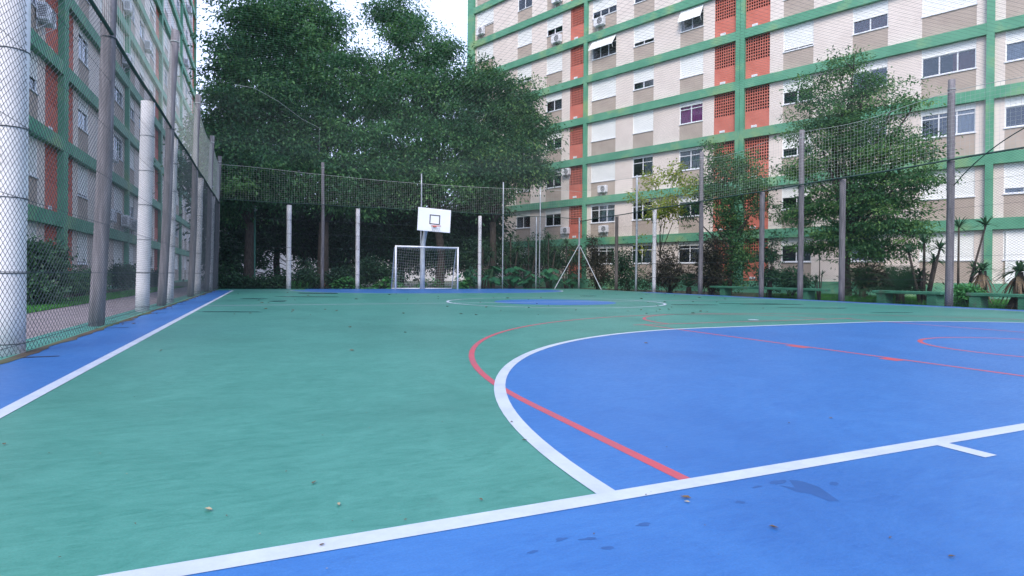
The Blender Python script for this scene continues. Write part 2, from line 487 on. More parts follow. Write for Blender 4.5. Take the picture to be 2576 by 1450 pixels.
def blot(cx, cy, rx, ry, rot, mat, name='stain', n=40, rough=.25, seed=0, z=Z4):
    r = np.random.default_rng(seed)
    a = np.linspace(0, 2 * PI, n, endpoint=False)
    k = 1 + rough * sum(r.normal() / (j + 1) * np.sin((j + 1) * a + r.uniform(0, 6)) for j in range(7)) * .6
    x, y = rx * k * np.cos(a), ry * k * np.sin(a)
    c, s = math.cos(rot), math.sin(rot)
    return paint_poly(name, [(cx + c * p - s * q, cy + s * p + c * q) for p, q in zip(x, y)], z, mat)
# damp patches towards the far end
for i, (u, v, rx, ry) in enumerate([(575, 785, .55, .10), (640, 752, .35, .22), (700, 758, .2, .3), (780, 738, .75, .5), (770, 747, .8, .22), (1733, 767, .60, .16),
                                    (1905, 765, .70, .20), (1965, 766, .6, .15), (2040, 775, .75, .12), (2255, 787, .4, .08), (1845, 764, .35, .1), (1480, 745, .3, .2)]):
    p = at_z(u, v)
    blot(p[0], p[1], rx, ry, -.35, MT['stain'], seed=i, rough=.35)
# scuffs and dark smears on the near blue
for i, (u, v, rx, ry, rot) in enumerate([(1955, 1216, .035, .014, .2), (1613, 1322, .022, .009, 0), (1410, 1358, .018, .008, .2), (1480, 1357, .022, .007, -.2),
                                         (1520, 1380, .018, .007, -.3), (2100, 1218, .02, .012, .3), (1905, 1225, .02, .007, .1), (1860, 1265, .016, .009, .2), (1340, 1390, .016, .006, .1)]):
    p = at_z(u, v)
    blot(p[0], p[1], rx, ry, rot, MT['stain_blue'], seed=40 + i, rough=.6, z=.0012)
paint_poly('stain', [tuple(at_z(u, v)[:2]) for u, v in ((1962, 1222), (2000, 1228), (1985, 1208), (2020, 1212), (2060, 1226), (2112, 1262), (2085, 1262), (2040, 1244), (2003, 1238))][::-1], .0012, MT['stain_blue'])
# drain slots under the left fence
for (xa, xb, y) in ((-.66, -.36, 4.15), (-.72, -.38, 6.83), (-.72, -.37, 9.7), (-.7, -.4, 12.6), (-.7, -.4, 15.6)):
    MB().add([(xa, y - .035, Z4), (xb, y - .02, Z4), (xb, y + .015, Z4), (xa, y + .03, Z4)], [(0, 1, 2, 3)]).build('drain_slot', MT['slot'], court)
rgd = np.random.default_rng(3)
for xs0, sgn, ya, yb in ((X0 + .05, 1, 2.5, 26.3), (X1 - .05, -1, 2.5, 26.3)):
    ysd = np.linspace(ya, yb, 160)
    wdt = .05 + .05 * np.abs(np.convolve(rgd.normal(size=170), np.ones(5) / 2.2, 'same'))[:160]
    Lp = [(xs0, y) for y in ysd]; Rp_ = [(xs0 + sgn * w, y) for y, w in zip(ysd, wdt)]
    MB().strip(Rp_, Lp, Z4 + .0006).build('dirt', MT['soil'], court)
# painted kerb, footpath and lawn on the left side
kerb = MB().box(-1.08, X0, -2.6, 60, GROUND_Z - .05, -.012).build('kerb', MT['kerb_green']); tag(kerb, kind='structure')
pm = MB(); pm.box(-2.62, -1.08, -2.6, 66, GROUND_Z - .05, -.05)
m_path = MT['path']
tag(pm.build('footpath', m_path), kind='structure')
# brick pattern relief for the path
nt = m_path.node_tree; bsdf = nt.nodes['Principled BSDF']
bt = nt.nodes.new('ShaderNodeTexBrick'); bt.inputs['Scale'].default_value = 5.0; bt.inputs['Mortar Size'].default_value = .03
bt.inputs['Color1'].default_value = (1, 1, 1, 1); bt.inputs['Color2'].default_value = (.82, .80, .82, 1); bt.inputs['Mortar'].default_value = (.45, .44, .45, 1)
tcn = nt.nodes.new('ShaderNodeTexCoord'); nt.links.new(tcn.outputs['Object'], bt.inputs['Vector'])
mul = nt.nodes.new('ShaderNodeMixRGB'); mul.blend_type = 'MULTIPLY'; mul.inputs['Fac'].default_value = 1
src = bsdf.inputs['Base Color'].links[0].from_socket
nt.links.new(src, mul.inputs['Color1']); nt.links.new(bt.outputs['Color'], mul.inputs['Color2']); nt.links.new(mul.outputs['Color'], bsdf.inputs['Base Color'])

def grass_patch(name, x0, x1, y0, y1, n, h, z, label):
    x = RNG.uniform(x0, x1, n); y = RNG.uniform(y0, y1, n); hh = h * RNG.uniform(.5, 1.2, n); a = RNG.uniform(0, 2 * PI, n)
    P = np.stack([x, y, np.full(n, z)], 1); w = .006 + .004 * RNG.random(n)
    S = np.stack([np.cos(a), np.sin(a), 0 * a], 1) * w[:, None]
    lean = np.stack([RNG.normal(0, .35, n), RNG.normal(0, .35, n), np.ones(n)], 1) * hh[:, None]
    V4 = np.stack([P - S, P + S, P + lean + S * .2, P + lean - S * .2], 1)
    o = link(name, quad_mesh(name, V4, MT['grass'], RNG.random(n)))
    tag(o, label, 'grass', kind='stuff'); return o
MB().box(-3.55, -2.62, -2.6, 60, GROUND_Z - .02, -.045).build('lawn_bed', MT['soil'])['kind'] = 'structure'
grass_patch('lawn_grass', -3.55, -2.62, 7, 32, 42000, .07, -.05, 'strip of bright green lawn beside the pinkish footpath')

# ================================================================== FENCES
def lattice(length, height, cw, ch):
    """diamond wires clipped to a rectangle, coordinates (s, z)"""
    m = 2 * ch / cw / 1.0 * .5
    m = ch / cw
    segs = []
    n0 = int(-height / m / cw) - 1
    for k in range(n0, int(length / cw) + 1):
        c = k * cw
        s0, s1 = c, c + height / m
        a, b = max(s0, 0), min(s1, length)
        if b - a > 1e-3:
            segs.append(((a, (a - c) * m), (b, (b - c) * m)))
            segs.append(((length - a, (a - c) * m), (length - b, (b - c) * m)))
    return np.array(segs)
def grid_cells(length, z0, z1, cell, top=None):
    segs = []
    ns = int(length / cell)
    for k in range(ns + 1):
        s = k * length / ns
        segs.append(((s, z0), (s, z1 if top is None else top(s))))
    nz = int((z1 - z0) / cell)
    M_ = 60
    ss = np.linspace(0, length, M_ + 1)
    for j in range(nz + 1):
        for i in range(M_):
            za = z0 + (z1 - z0 if top is None else top(ss[i]) - z0) * j / nz
            zb = z0 + (z1 - z0 if top is None else top(ss[i + 1]) - z0) * j / nz
            segs.append(((ss[i], za), (ss[i + 1], zb)))
    return np.array(segs)
def place_wires(segs, A, B, r):
    """segs in (s, z) along the ground line A->B"""
    A, B = np.array(A, float), np.array(B, float)
    d = (B - A) / np.linalg.norm(B - A)
    P = np.zeros((len(segs), 2, 3))
    P[:, :, :2] = A + segs[:, :, 0:1] * d
    P[:, :, 2] = segs[:, :, 1]
    return thin_tubes(P, r)

FX_L, FX_R, FY_B = -.672, 17.22, 26.28
H_F = 3.74
H_B = 3.88
WIRE_Z = (.09, .68, 1.28, 1.88, 2.5, 3.12)

def fence(A, B, height, label, rail_r):
    Lf = math.dist(A, B)
    root = empty('chain_link_fence', (0, 0, 0)); tag(root, label, 'fence')
    me = quad_mesh('wire_mesh', place_wires(lattice(Lf, height - .03, .086, .062) + np.array([0, .02]), A, B, .0021), MT['wire'])
    tag(link('wire_mesh', me, None, root), kind='stuff')
    n = 40
    d = (np.array(B) - np.array(A)) / n
    pts = [(A[0] + d[0] * i, A[1] + d[1] * i, height + .012 * math.sin(i * .9)) for i in range(n + 1)]
    MB().path(pts, rail_r, 7).build('top_rail', MT['rail'], root, smooth=True)
    for z in WIRE_Z:
        if z < height: MB().path([(A[0], A[1], z), ((A[0] + B[0]) / 2, (A[1] + B[1]) / 2, z - .012), (B[0], B[1], z)], .0028, 4).build('tension_wire', MT['wire'], root)
    return root
fence_l = fence((FX_L, 1.4), (FX_L, FY_B), H_F, 'tall chain-link fence with white pillars along the left side line', .026)
fence_b = fence((FX_L, FY_B), (FX_R, FY_B), H_B, 'chain-link fence behind the goal at the far end', .017)
fence_r = fence((FX_R, 1.4), (FX_R, FY_B), H_F, 'chain-link fence with grey posts in front of the benches', .024)

def post(parent, x, y, r, h, mat, lean=(0, 0), bands=True, name='post', sides=20, square=False):
    m = MB()
    zs = np.linspace(-.05, h, 9)
    rr = [r * (1 + .03 * math.sin(5 * z + x * 7)) for z in zs]
    m.path([(x + lean[0] * z, y + lean[1] * z, z) for z in zs], rr, sides)
    o = m.build(name, mat, parent, smooth=not square)
    if bands:
        for z in WIRE_Z:
            if z < h - .1:
                MB().ring((x + lean[0] * z, y + lean[1] * z, z + random.uniform(-.02, .02)), r * 1.035, .0045, 20, 4).build('tie_wire', MT['wire'], o)
    return o
for y in (4.48, 10.45, 13.42, 19.38, 24.1):
    post(fence_l, -.795 if y < 5 else -.84, y, .112 if y < 5 else .108, 3.72, MT['pillar'], lean=(.007 if y < 5 else .018, 0))
for u, r, h, mt in ((726, .105, 3.80, 'pillar'), (899, .098, 3.80, 'pillar'), (1206, .090, 3.76, 'pillar'), (1348, .034, 3.9, 'galv'), (1264, .034, 5.6, 'galv')):
    p = at_y(u, 715, FY_B + .14)
    post(fence_b, p[0], p[1], r, h, MT[mt], bands=(mt == 'pillar'))
for u, r, h, mt in ((1550, .085, 3.70, 'wood_dark'), (1645, .085, 3.72, 'pillar'), (1915, .085, 3.72, 'wood'), (2117, .085, 3.72, 'wood')):
    p = at_x(u, 730, FX_R + .12)
    post(fence_r, p[0], p[1], r, h, MT[mt], bands=(mt == 'pillar'))
# braced corner post
cp = post(fence_b, FX_R + .02, FY_B + .1, .05, 3.95, MT['galv'], bands=False)
p = at_y(1395, 728, FY_B - .03)
MB().path([(p[0], FY_B - .04, 0), (FX_R - .05, FY_B - .02, 2.45)], .022, 8).build('brace', MT['galv'], fence_b)
p = at_x(1513, 733, FX_R - .03)
MB().path([(FX_R - .04, p[1], 0), (FX_R - .02, FY_B - .1, 2.3)], .022, 8).build('brace', MT['galv'], fence_b)

# ================================================================== OVERHEAD NET AND ITS POLES
NZ = 5.62
def edge_sag(s, span, d):
    return d * math.sin(PI * ((s % span) / span)) ** 2
def net_z(x, y):
    ex = min(x - FX_L, FX_R - x); ey = FY_B - y
    e = max(0, min(ex, ey))
    inner = .30 * (1 - math.exp(-e / 2.5)) * (.6 + .4 * math.sin(.7 * x + .5) * math.sin(.45 * y))
    border = math.exp(-e / .8) * .14
    back = .30 * math.exp(-max(ey, 0) / 2.0) * math.sin(PI * np.clip((x - FX_L) / (FX_R - FX_L), 0, 1)) ** .8
    return NZ - inner - border - back - .16 * math.exp(-ex / .7) * math.sin(PI * ((y - 2.4) % 5.1) / 5.1) ** 2
net = empty('overhead_net', (0, 0, 0)); tag(net, 'fine nylon net roofing the court, hung from tall poles', 'net')
CELL = .115
segs = []
ys = np.arange(-2.5, FY_B + .001, (FY_B + 2.5) / 44)
for x in np.arange(FX_L, FX_R + .001, (FX_R - FX_L) / int((FX_R - FX_L) / CELL)):
    zz = [net_z(x, y) for y in ys]
    segs += [((x, ys[i], zz[i]), (x, ys[i + 1], zz[i + 1])) for i in range(len(ys) - 1)]
xs = np.linspace(FX_L, FX_R, 29)
for y in np.arange(-2.5, FY_B + .001, (FY_B + 2.5) / int((FY_B + 2.5) / CELL)):
    zz = [net_z(x, y) for x in xs]
    segs += [((xs[i], y, zz[i]), (xs[i + 1], y, zz[i + 1])) for i in range(len(xs) - 1)]
tag(link('ceiling_net', quad_mesh('ceiling_net', thin_tubes(np.array(segs, float), .0017), MT['net']), None, net), kind='stuff')
for A, B, h in (((FX_L, 1.4), (FX_L, FY_B), H_F), ((FX_L, FY_B), (FX_R, FY_B), H_B), ((FX_R, 1.4), (FX_R, FY_B), H_F)):
    Ls = math.dist(A, B)
    dx, dy = (B[0] - A[0]) / Ls, (B[1] - A[1]) / Ls
    topf = lambda s: net_z(A[0] + dx * s, A[1] + dy * s)
    me = quad_mesh('side_net', place_wires(grid_cells(Ls, h, NZ, .105, topf), A, B, .0022), MT['net_side'])
    tag(link('side_net', me, None, net), kind='stuff')
    pts = [(A[0] + dx * s, A[1] + dy * s, topf(s)) for s in np.linspace(0, Ls, 60)]
    MB().path(pts, .008, 5).build('edge_rope', MT['rope'], net, smooth=True)

def net_pole(x, y, r, h, mt, label, lean=(0, 0), cap=True):
    root = empty('net_pole', (x, y, 0)); tag(root, label, 'pole', 'poles holding up the net')
    m = MB()
    zs = np.linspace(-.1, h, 10)
    m.path([(lean[0] * z + .01 * math.sin(z * 1.3 + x), lean[1] * z, z) for z in zs], [r * (1.06 - .12 * z / h + .03 * math.sin(4 * z + y)) for z in zs], 14)
    m.build('pole_shaft', MT[mt], root, smooth=True)
    MB().ring((lean[0] * (h - .25), lean[1] * (h - .25), h - .25), r * 1.0, .012, 14, 5).build('rope_tie', MT['rope'], root)
    MB().ring((lean[0] * 3.7, lean[1] * 3.7, 3.7), r * 1.02, .008, 14, 4).build('rope_tie', MT['wire'], root)
    return root
for y, lab, ln, h in ((7.35, 'thick weathered grey pole nearest the camera on the left fence', (.030, 0), 5.9), (12.45, 'grey net pole just behind the second white pillar from the left', (.036, 0), 5.8),
                   (17.6, 'tall grey net pole just behind the third white pillar from the left', (.026, 0), 5.9), (22.6, 'slim grey net pole near the far end of the left fence', (.026, 0), 5.8)):
    net_pole(-.82, y, .082, h, 'wood', lab, ln)
net_pole(-.80, FY_B + .1, .085, 5.75, 'wood', 'grey net pole standing in the far left corner', (.024, 0))
p = at_y(811, 715, FY_B + .13); net_pole(p[0], p[1], .075, 5.85, 'wood', 'weathered net pole between two white pillars behind the far end', (-.002, 0))
p = at_y(1058, 715, FY_B + .25); net_pole(p[0], p[1], .036, 5.72, 'galv', 'thin metal net pole rising above the basketball backboard')
p = at_y(1357, 715, FY_B + .8); net_pole(p[0], p[1], .034, 5.6, 'galv', 'thin metal pole near the far right corner, doubled with a fence pipe')
p = at_x(1600, 730, FX_R + .12); net_pole(p[0], p[1], .05, 5.5, 'galv', 'slim metal net pole left of the white pillar on the right fence')
for u, lab, h in ((1762, 'weathered net pole right of the white pillar on the right fence', 5.75), (2013, 'weathered net pole in front of the left half of the dense tree', 5.55), (2388, 'thick weathered net pole nearest the camera on the right fence', 5.82)):
    p = at_x(u, 735, FX_R + .12); net_pole(p[0], p[1], .085, h, 'wood', lab)

# loose cable at the right
a, b, c = at_x(2395, 472, 17.35), at_x(2480, 380, 17.0), at_x(2620, 300, 16.2)
t = np.linspace(0, 1, 14)
pts = [tuple((1 - s) ** 2 * a + 2 * s * (1 - s) * (b + np.array([0, 0, .12])) + s * s * c) for s in t]
tag(MB().path(pts, .012, 6).build('cable', MT['rail'], smooth=True), 'dark loose cable curving up from the nearest right-hand pole', 'cable')
a, b = at_y(800, 320, 26.1), at_y(640, 215, 26.1)
pts = [tuple(at_y(803, 385, FY_B)), tuple(at_y(803, 322, FY_B)), tuple(at_y(760, 300, FY_B - .5)), tuple(at_y(700, 255, FY_B - 1.5)), tuple(at_y(640, 222, FY_B - 2.5)), tuple(at_y(590, 213, FY_B - 3.5))]
tag(MB().path(pts, .008, 5).build('guy_wire', MT['rope'], smooth=True), 'thin pale guy wire crossing the dark tree above the far fence', 'wire')

# ================================================================== GOAL AND BASKETBALL STAND
goal = empty('goal', (8.22, 24.96, 0)); tag(goal, 'white futsal goal with net at the far end', 'goal')
for s in (-1, 1):
    MB().path([(1.5 * s, 0, 0), (1.5 * s, 0, 2.04)], .04, 12).build('goal_post', MT['goal'], goal, smooth=True)
MB().path([(-1.5, 0, 2.0), (1.5, 0, 2.0)], .04, 12).build('crossbar', MT['goal'], goal, smooth=True)
for s in (-1, 1):
    MB().path([(1.5 * s, 0, 2.0), (1.5 * s, .30, 1.95), (1.5 * s, .95, .03)], .02, 8).build('back_stay', MT['goal'], goal, smooth=True)
MB().path([(-1.5, .95, .03), (1.5, .95, .03)], .024, 8).build('ground_bar', MT['goal'], goal, smooth=True)
segs = []
def gnet(s, t):   # s across 0..1, t 0 top -> 1 bottom
    x = -1.48 + 2.96 * s
    if t < .2: y, z = .3 * t / .2, 2.0 - .05 * t / .2
    else: q = (t - .2) / .8; y, z = .3 + .65 * q, 1.95 - 1.9 * q
    bulge = math.sin(PI * s) * math.sin(PI * min(1, t)) 
    return (x, y + .12 * bulge, z - .09 * math.sin(PI * s) * math.sin(PI * t) ** .5)
for k in range(27):
    q = [gnet(k / 26, t) for t in np.linspace(0, 1, 13)]
    segs += list(zip(q[:-1], q[1:]))
for k in range(20):
    q = [gnet(s, k / 19) for s in np.linspace(0, 1, 13)]
    segs += list(zip(q[:-1], q[1:]))
for sd in (-1.48, 1.48):
    for k in range(1, 18):
        z = 2.0 * k / 18; d_ = .3 + (1.95 - z) / 1.92 * .65
        segs.append(((sd, 0, z), (sd, min(d_, .95), z)))
    for k in range(1, 8):
        y = .95 * k / 8; ztop = 1.97 if y < .3 else 1.95 - (y - .3) / .65 * 1.92
        segs.append(((sd, y, .03), (sd, y, ztop)))
tag(link('goal_net', quad_mesh('goal_net', thin_tubes(np.array(segs, float), .0032), MT['net_white']), None, goal), kind='stuff')

stand = empty('basketball_stand', (8.22, 25.9, 0)); tag(stand, 'white basketball backboard on a curved grey pole behind the goal', 'basketball hoop')
MB().path([(0, 0, -.05), (0, 0, 1.2), (0, -.01, 1.8), (.02, -.10, 2.3), (.04, -.35, 2.75), (.07, -.8, 3.05), (.09, -1.5, 3.15)], [.125, .12, .11, .105, .10, .09, .08], 16).build('pole', MT['pole_grey'], stand, smooth=True)
BY = -1.62
board = MB().bevel_box(-.775, .775, -.025, .025, -.53, .53, .008).build('backboard', MT['board'], stand, loc=(.12, BY, 3.22), rot=(0, math.radians(2.6), 0))
fm = MB()
for (a, b, c, d) in ((-.25, .25, .17, .215), (-.25, .25, -.235, -.19), (-.25, -.205, -.19, .17), (.205, .25, -.19, .17)):
    fm.box(a, b, -.031, -.026, c, d)
fm.build('target_square', MT['board_mark'], board, loc=(.02, 0, .03))
MB().ring((.12, BY - .30, 2.93), .225, .011, 24, 6).build('hoop', MT['ring'], stand, smooth=True)
MB().box(.04, .20, BY - .10, BY - .025, 2.90, 2.95).build('hoop_bracket', MT['ring'], stand)
segs = []
for k in range(12):
    a0 = 2 * PI * k / 12
    for sgn in (-1, 1):
        q = [(.12 + (.225 - .09 * t) * math.cos(a0 + sgn * t * .6), BY - .30 + (.225 - .09 * t) * math.sin(a0 + sgn * t * .6), 2.93 - .28 * t) for t in (0, .5, 1)]
        segs += list(zip(q[:-1], q[1:]))
tag(link('hoop_net', quad_mesh('hoop_net', thin_tubes(np.array(segs, float), .003), MT['net_white']), None, stand), kind='stuff')

# ================================================================== APARTMENT BLOCKS
S_H, BEAM_H, WALL_Y, SILL = 2.7, .47, -.18, .98
WIN_H = S_H - BEAM_H - SILL
NARROW, WIDE = 1.44, 1.90

def frame_mesh(w, wide):
    m = MB(); t = .045; y0, y1 = -.10, -.045; h = WIN_H
    m.box(0, w, y0, y1, 0, t); m.box(0, w, y0, y1, h - t, h); m.box(0, t, y0, y1, t, h - t); m.box(w - t, w, y0, y1, t, h - t)
    n = 3 if wide else 2
    for k in range(1, n):
        x = w * k / n; m.box(x - .026, x + .026, y0 + .003, y1 - .003, t, h - t)
    zt = h * .66
    m.box(t, w - t, y0 + .01, y1 - .008, zt - .02, zt + .02)
    return m.mesh('window', MT['frame'])
def pane_mesh(w, wide):
    n = 3 if wide else 2
    return [MB().box(w * k / n + .036, w * (k + 1) / n - .036, -.076, -.070, .045, WIN_H - .045).mesh('pane', MT['glass']) for k in range(n)]
def shutter_mesh(w, f):
    m = MB(); h = WIN_H * f; n = max(2, int(round(h / .055))); prof = []
    for i in range(n):
        z = WIN_H - h * i / n; z2 = WIN_H - h * (i + 1) / n
        prof += [(-.038, z), (-.026, z - (z - z2) * .3), (-.026, z2 + (z - z2) * .25), (-.038, z2 + .001)]
    vs = [(.03, y, z) for y, z in prof] + [(w - .03, y, z) for y, z in prof]
    k = len(prof)
    m.add(vs, [(i, i + 1, k + i + 1, k + i) for i in range(k - 1)])
    m.box(.02, w - .02, -.045, -.015, WIN_H - h - .035, WIN_H - h)
    for a in (0, w - .03): m.box(a, a + .03, -.045, -.02, 0, WIN_H)
    return m.mesh('shutter', MT['shutter'])
def awning_mesh(w):
    m = MB(); h = WIN_H * .72
    m.box(.02, w - .02, -.012, .012, -h, 0)
    for k in range(1, 12): m.box(.02, w - .02, .012, .017, -h * k / 12 - .012, -h * k / 12 + .012)
    for a in (.03, w - .06): m.path([(a, .0, -h + .02), (a, -.22, -h - .10)], .012, 5)
    return m.mesh('shutter', MT['shutter'])
FR = {False: frame_mesh(NARROW, False), True: frame_mesh(WIDE, True)}
PN = {False: pane_mesh(NARROW, False), True: pane_mesh(WIDE, True)}
FRACS = (.10, .18, .3, .4, .5, .65, .8, .9, 1.0)
SH = {(wd, f): shutter_mesh(WIDE if wd else NARROW, f) for wd in (False, True) for f in FRACS}
AW = {wd: awning_mesh(WIDE if wd else NARROW) for wd in (False, True)}
SILLM = {wd: MB().box(-.03, (WIDE if wd else NARROW) + .03, -.11, .035, -.045, -.002).mesh('sill', MT['frame']) for wd in (False, True)}
def curtain_mesh(w, name, mt, x0=0.0, x1=1.0):
    m = MB(); n = int(24 * (x1 - x0)) + 2
    xs = np.linspace(.05 + (w - .1) * x0, .05 + (w - .1) * x1, n)
    ys = [-.13 + .014 * math.sin(i * 1.9) for i in range(n)]
    m.add([(x, y, .03) for x, y in zip(xs, ys)] + [(x, y, WIN_H - .04) for x, y in zip(xs, ys)], [(i, i + 1, n + i + 1, n + i) for i in range(n - 1)])
    return m.mesh(name, MT[mt])
CU = {(k, wd): curtain_mesh(WIDE if wd else NARROW, 'curtain', 'curtain_' + k) for k in ('pink', 'pale', 'red') for wd in (False, True)}
CUH = {(k, wd): curtain_mesh(WIDE if wd else NARROW, 'curtain', 'curtain_' + k, .0, .42) for k in ('pale', 'red') for wd in (False, True)}
def screen_mesh(w, h):
    m = MB(); nx, nz = 10, 8; px, pz = w / nx, h / nz
    for k in range(nx + 1): m.box(max(0, k * px - .017), min(w, k * px + .017), -.045, 0, 0, h)
    for k in range(nz + 1): m.box(0, w, -.043, -.003, max(0, k * pz - .022), min(h, k * pz + .022))
    return m.mesh('breeze_block_screen', MT['red_wall'])
RED_W = 1.27
SCREEN = screen_mesh(RED_W, S_H - BEAM_H - .96)
VENT = MB().bevel_box(0, .30, 0, .03, 0, .13, .005).box(.03, .27, .03, .034, .03, .05).box(.03, .27, .03, .034, .07, .09).mesh('vent', MT['frame'])
REDM = MB().box(0, RED_W, -.15, 0, 0, .96).mesh('red_wall', MT['red_wall'])
SPAN = {w: MB().box(0, w, -.15, -.006, 0, SILL - .045).mesh('spandrel_panel', MT['beige']) for w in (NARROW, WIDE)}
PANEL_H = S_H - BEAM_H

SEG = [('R', RED_W), ('W', .67), ('N', NARROW), ('W', 1.73), ('N', NARROW), ('W', 1.29), ('N', WIDE), ('W', None)]
SEG_END = [('R', RED_W), ('W', .72), ('N', NARROW), ('W', 1.45), ('N', NARROW), ('W', 2.63), ('N', WIDE), ('W', None)]

def block(label, loc, rz, xa, xb, columns, bays, zl0, k0, k1, states, seed):
    """columns (x0,x1,double); bays (x_red, x_plain, segments); beams k0..k1; storeys k0+1..k1"""
    rg = random.Random(seed)
    root = empty('apartment_block', (loc[0], loc[1], 0), rz); tag(root, label, 'building')
    zb = lambda k: zl0 + S_H * k
    ztop = zb(k1) + BEAM_H
    zbot = zb(k0)
    for k in range(k0, k1 + 1):
        z = zb(k) if k > k0 else GROUND_Z - .1
        MB().box(xa + .01, xb - .01, -.32, 0, z, zb(k) + BEAM_H).build('beam' if k > k0 else 'plinth', MT['facade_green'], root)
    for c0, c1, dbl in columns:
        m = MB()
        if dbl:
            cm = (c0 + c1) / 2; m.box(c0, cm - .014, -.33, .012, GROUND_Z - .1, ztop + .3); m.box(cm + .014, c1, -.33, .012, GROUND_Z - .1, ztop + .3); m.box(cm - .02, cm + .02, -.33, -.02, GROUND_Z - .1, ztop + .29)
        else: m.box(c0, c1, -.33, .012, GROUND_Z - .1, ztop + .3)
        m.build('column', MT['facade_green'], root)
    wall = MB(); nwin = 0
    for bi, (xr, xp, segs) in enumerate(bays):
        sg = 1 if xp > xr else -1
        x = xr; idx = 0
        for typ, w in segs:
            if w is None: w = abs(xp - x)
            a, b = (x, x + w) if sg > 0 else (x - w, x)
            x += sg * w
            if typ == 'W':
                wall.box(a - .002, b + .002, -.33, WALL_Y, GROUND_Z - .1, ztop); continue
            for k in range(k0 + 1, k1 + 1):
                zf = zb(k - 1) + BEAM_H
                if typ == 'R':
                    link('red_wall', REDM, None, root, (a, WALL_Y, zf)); link('breeze_block_screen', SCREEN, None, root, (a, WALL_Y - .008, zf + .96)); link('vent', VENT, None, root, (a + .62 * w - .15, WALL_Y, zf + .07))
                else:
                    wd = w > 1.7
                    link('spandrel_panel', SPAN[w], None, root, (a, WALL_Y, zf))
                    st = states.get((bi, idx, k))
                    if st is None:
                        st = (rg.choice([1, 1, 1, .9, .8, .65, .5, .4, .3, .18]), rg.choice(['', '', 'pale', 'palehalf', '']))
                    f, style = st
                    wo = link('window', FR[wd], None, root, (a, WALL_Y, zf + SILL)); nwin += 1
                    link('sill', SILLM[wd], None, wo)
                    if f < .95:
                        for pm_ in PN[wd]: link('pane', pm_, None, wo)
                    if f > .05:
                        link('shutter', SH[(wd, min(FRACS, key=lambda q: abs(q - f)))], None, wo)
                    if 'awn' in style:
                        link('shutter', AW[wd], None, wo, (0, -.02, WIN_H - .02), (math.radians(34 if wd else 28), 0, 0))
                    for cname in ('pink', 'pale', 'red'):
                        if style == cname: link('curtain', CU[(cname, wd)], None, wo)
                        elif style == cname + 'half': link('curtain', CUH[(cname, wd)], None, wo)
            if typ == 'N': idx += 1
    wall.build('wall', MT['wall'], root)
    D = -11.0
    MB().box(xa, xa + .2, D, -.33, GROUND_Z - .1, ztop).build('end_wall', MT['wall'], root)
    MB().box(xb - .2, xb, D, -.33, GROUND_Z - .1, ztop).build('end_wall', MT['wall'], root)
    MB().box(xa + .2, xb - .2, D, D + .2, GROUND_Z - .1, ztop).build('back_wall', MT['wall'], root)
    MB().box(xa + .2, xb - .2, -1.6, -1.5, GROUND_Z - .1, ztop - .02).build('room_shade_sheet', MT['room_shade'], root)  # one dark sheet, room shade put into its colour, behind windows and screens
    MB().box(xa - .1, xb + .1, D - .1, .15, ztop + .30, ztop + .48).build('roof', MT['roof'], root)
    return root

RZ_R = 1.96058
LOC_R = (28.819, 12.032)
ST_R = {}
def put(b, i, table):
    for k, v in table.items(): ST_R[(b, i, k)] = v
# bay indices: 0 right of the single column, 1 and 2 either side of the double column, 3 by the far corner
put(0, 2, {0: (1.0, ''), 1: (.8, 'pale'), 2: (.3, ''), 3: (.4, 'pale'), 4: (1, ''), 5: (.65, '')})
put(1, 0, {0: (.3, 'palehalf'), 1: (.5, ''), 2: (.65, ''), 3: (.5, ''), 4: (.9, ''), 5: (1, ''), 6: (.8, '')})
put(1, 1, {0: (.3, 'palehalf'), 1: (.3, ''), 2: (.18, 'palehalf'), 3: (.3, ''), 4: (.5, 'red'), 5: (1, '')})
put(1, 2, {0: (1, ''), 1: (1, ''), 2: (.18, 'palehalf'), 3: (.3, 'redhalf'), 4: (1, ''), 5: (.8, '')})
put(2, 0, {0: (.18, 'palehalf'), 1: (.3, ''), 2: (.10, 'pale'), 3: (.18, 'pink'), 4: (1, ''), 5: (.10, 'awn'), 6: (1, '')})
put(2, 1, {0: (.10, 'palehalf'), 1: (.10, ''), 2: (.10, 'palehalf'), 3: (1, ''), 4: (.65, ''), 5: (.8, ''), 6: (.5, '')})
put(2, 2, {0: (.18, 'redhalf'), 1: (.10, 'pale'), 2: (1, ''), 3: (1, ''), 4: (1, ''), 5: (.10, 'awn'), 6: (.65, 'pale'), 7: (1, '')})
put(3, 0, {0: (.3, ''), 1: (.3, 'palehalf'), 2: (.18, ''), 3: (.4, 'palehalf'), 4: (.4, ''), 5: (1, ''), 6: (.65, ''), 7: (.8, '')})
put(3, 1, {5: (.8, ''), 6: (1, ''), 7: (.18, 'pale'), 8: (.5, '')})
put(3, 2, {6: (1, ''), 7: (.9, ''), 8: (1, '')})
block('cream apartment block with green beams and red screens behind the right fence', LOC_R, RZ_R, -10.2, 33.3,
      [(-9.95, -9.69, True), (.38, .64, False), (10.72, 11.20, True), (21.25, 21.51, False), (32.58, 33.32, False)],
      [(-9.69, .38, SEG), (10.72, .64, SEG), (11.20, 21.25, SEG), (21.51, 32.58, SEG_END)], 2.771, -1, 9, ST_R, 5)
LOC_L = (-5.43, 65.75)
RZ_L = -math.pi / 2
block('long apartment block with green beams and red panels beyond the left fence', LOC_L, RZ_L, 0, 52.6,
      [(0, .34, False), (10.47, 10.73, False), (20.82, 21.30, True), (31.37, 31.63, False), (41.71, 42.19, True), (52.27, 52.59, False)],
      [(.34, 10.47, SEG), (20.82, 10.73, SEG), (21.30, 31.37, SEG), (41.71, 31.63, SEG), (42.19, 52.27, SEG)], -.436, 0, 11, {}, 9)

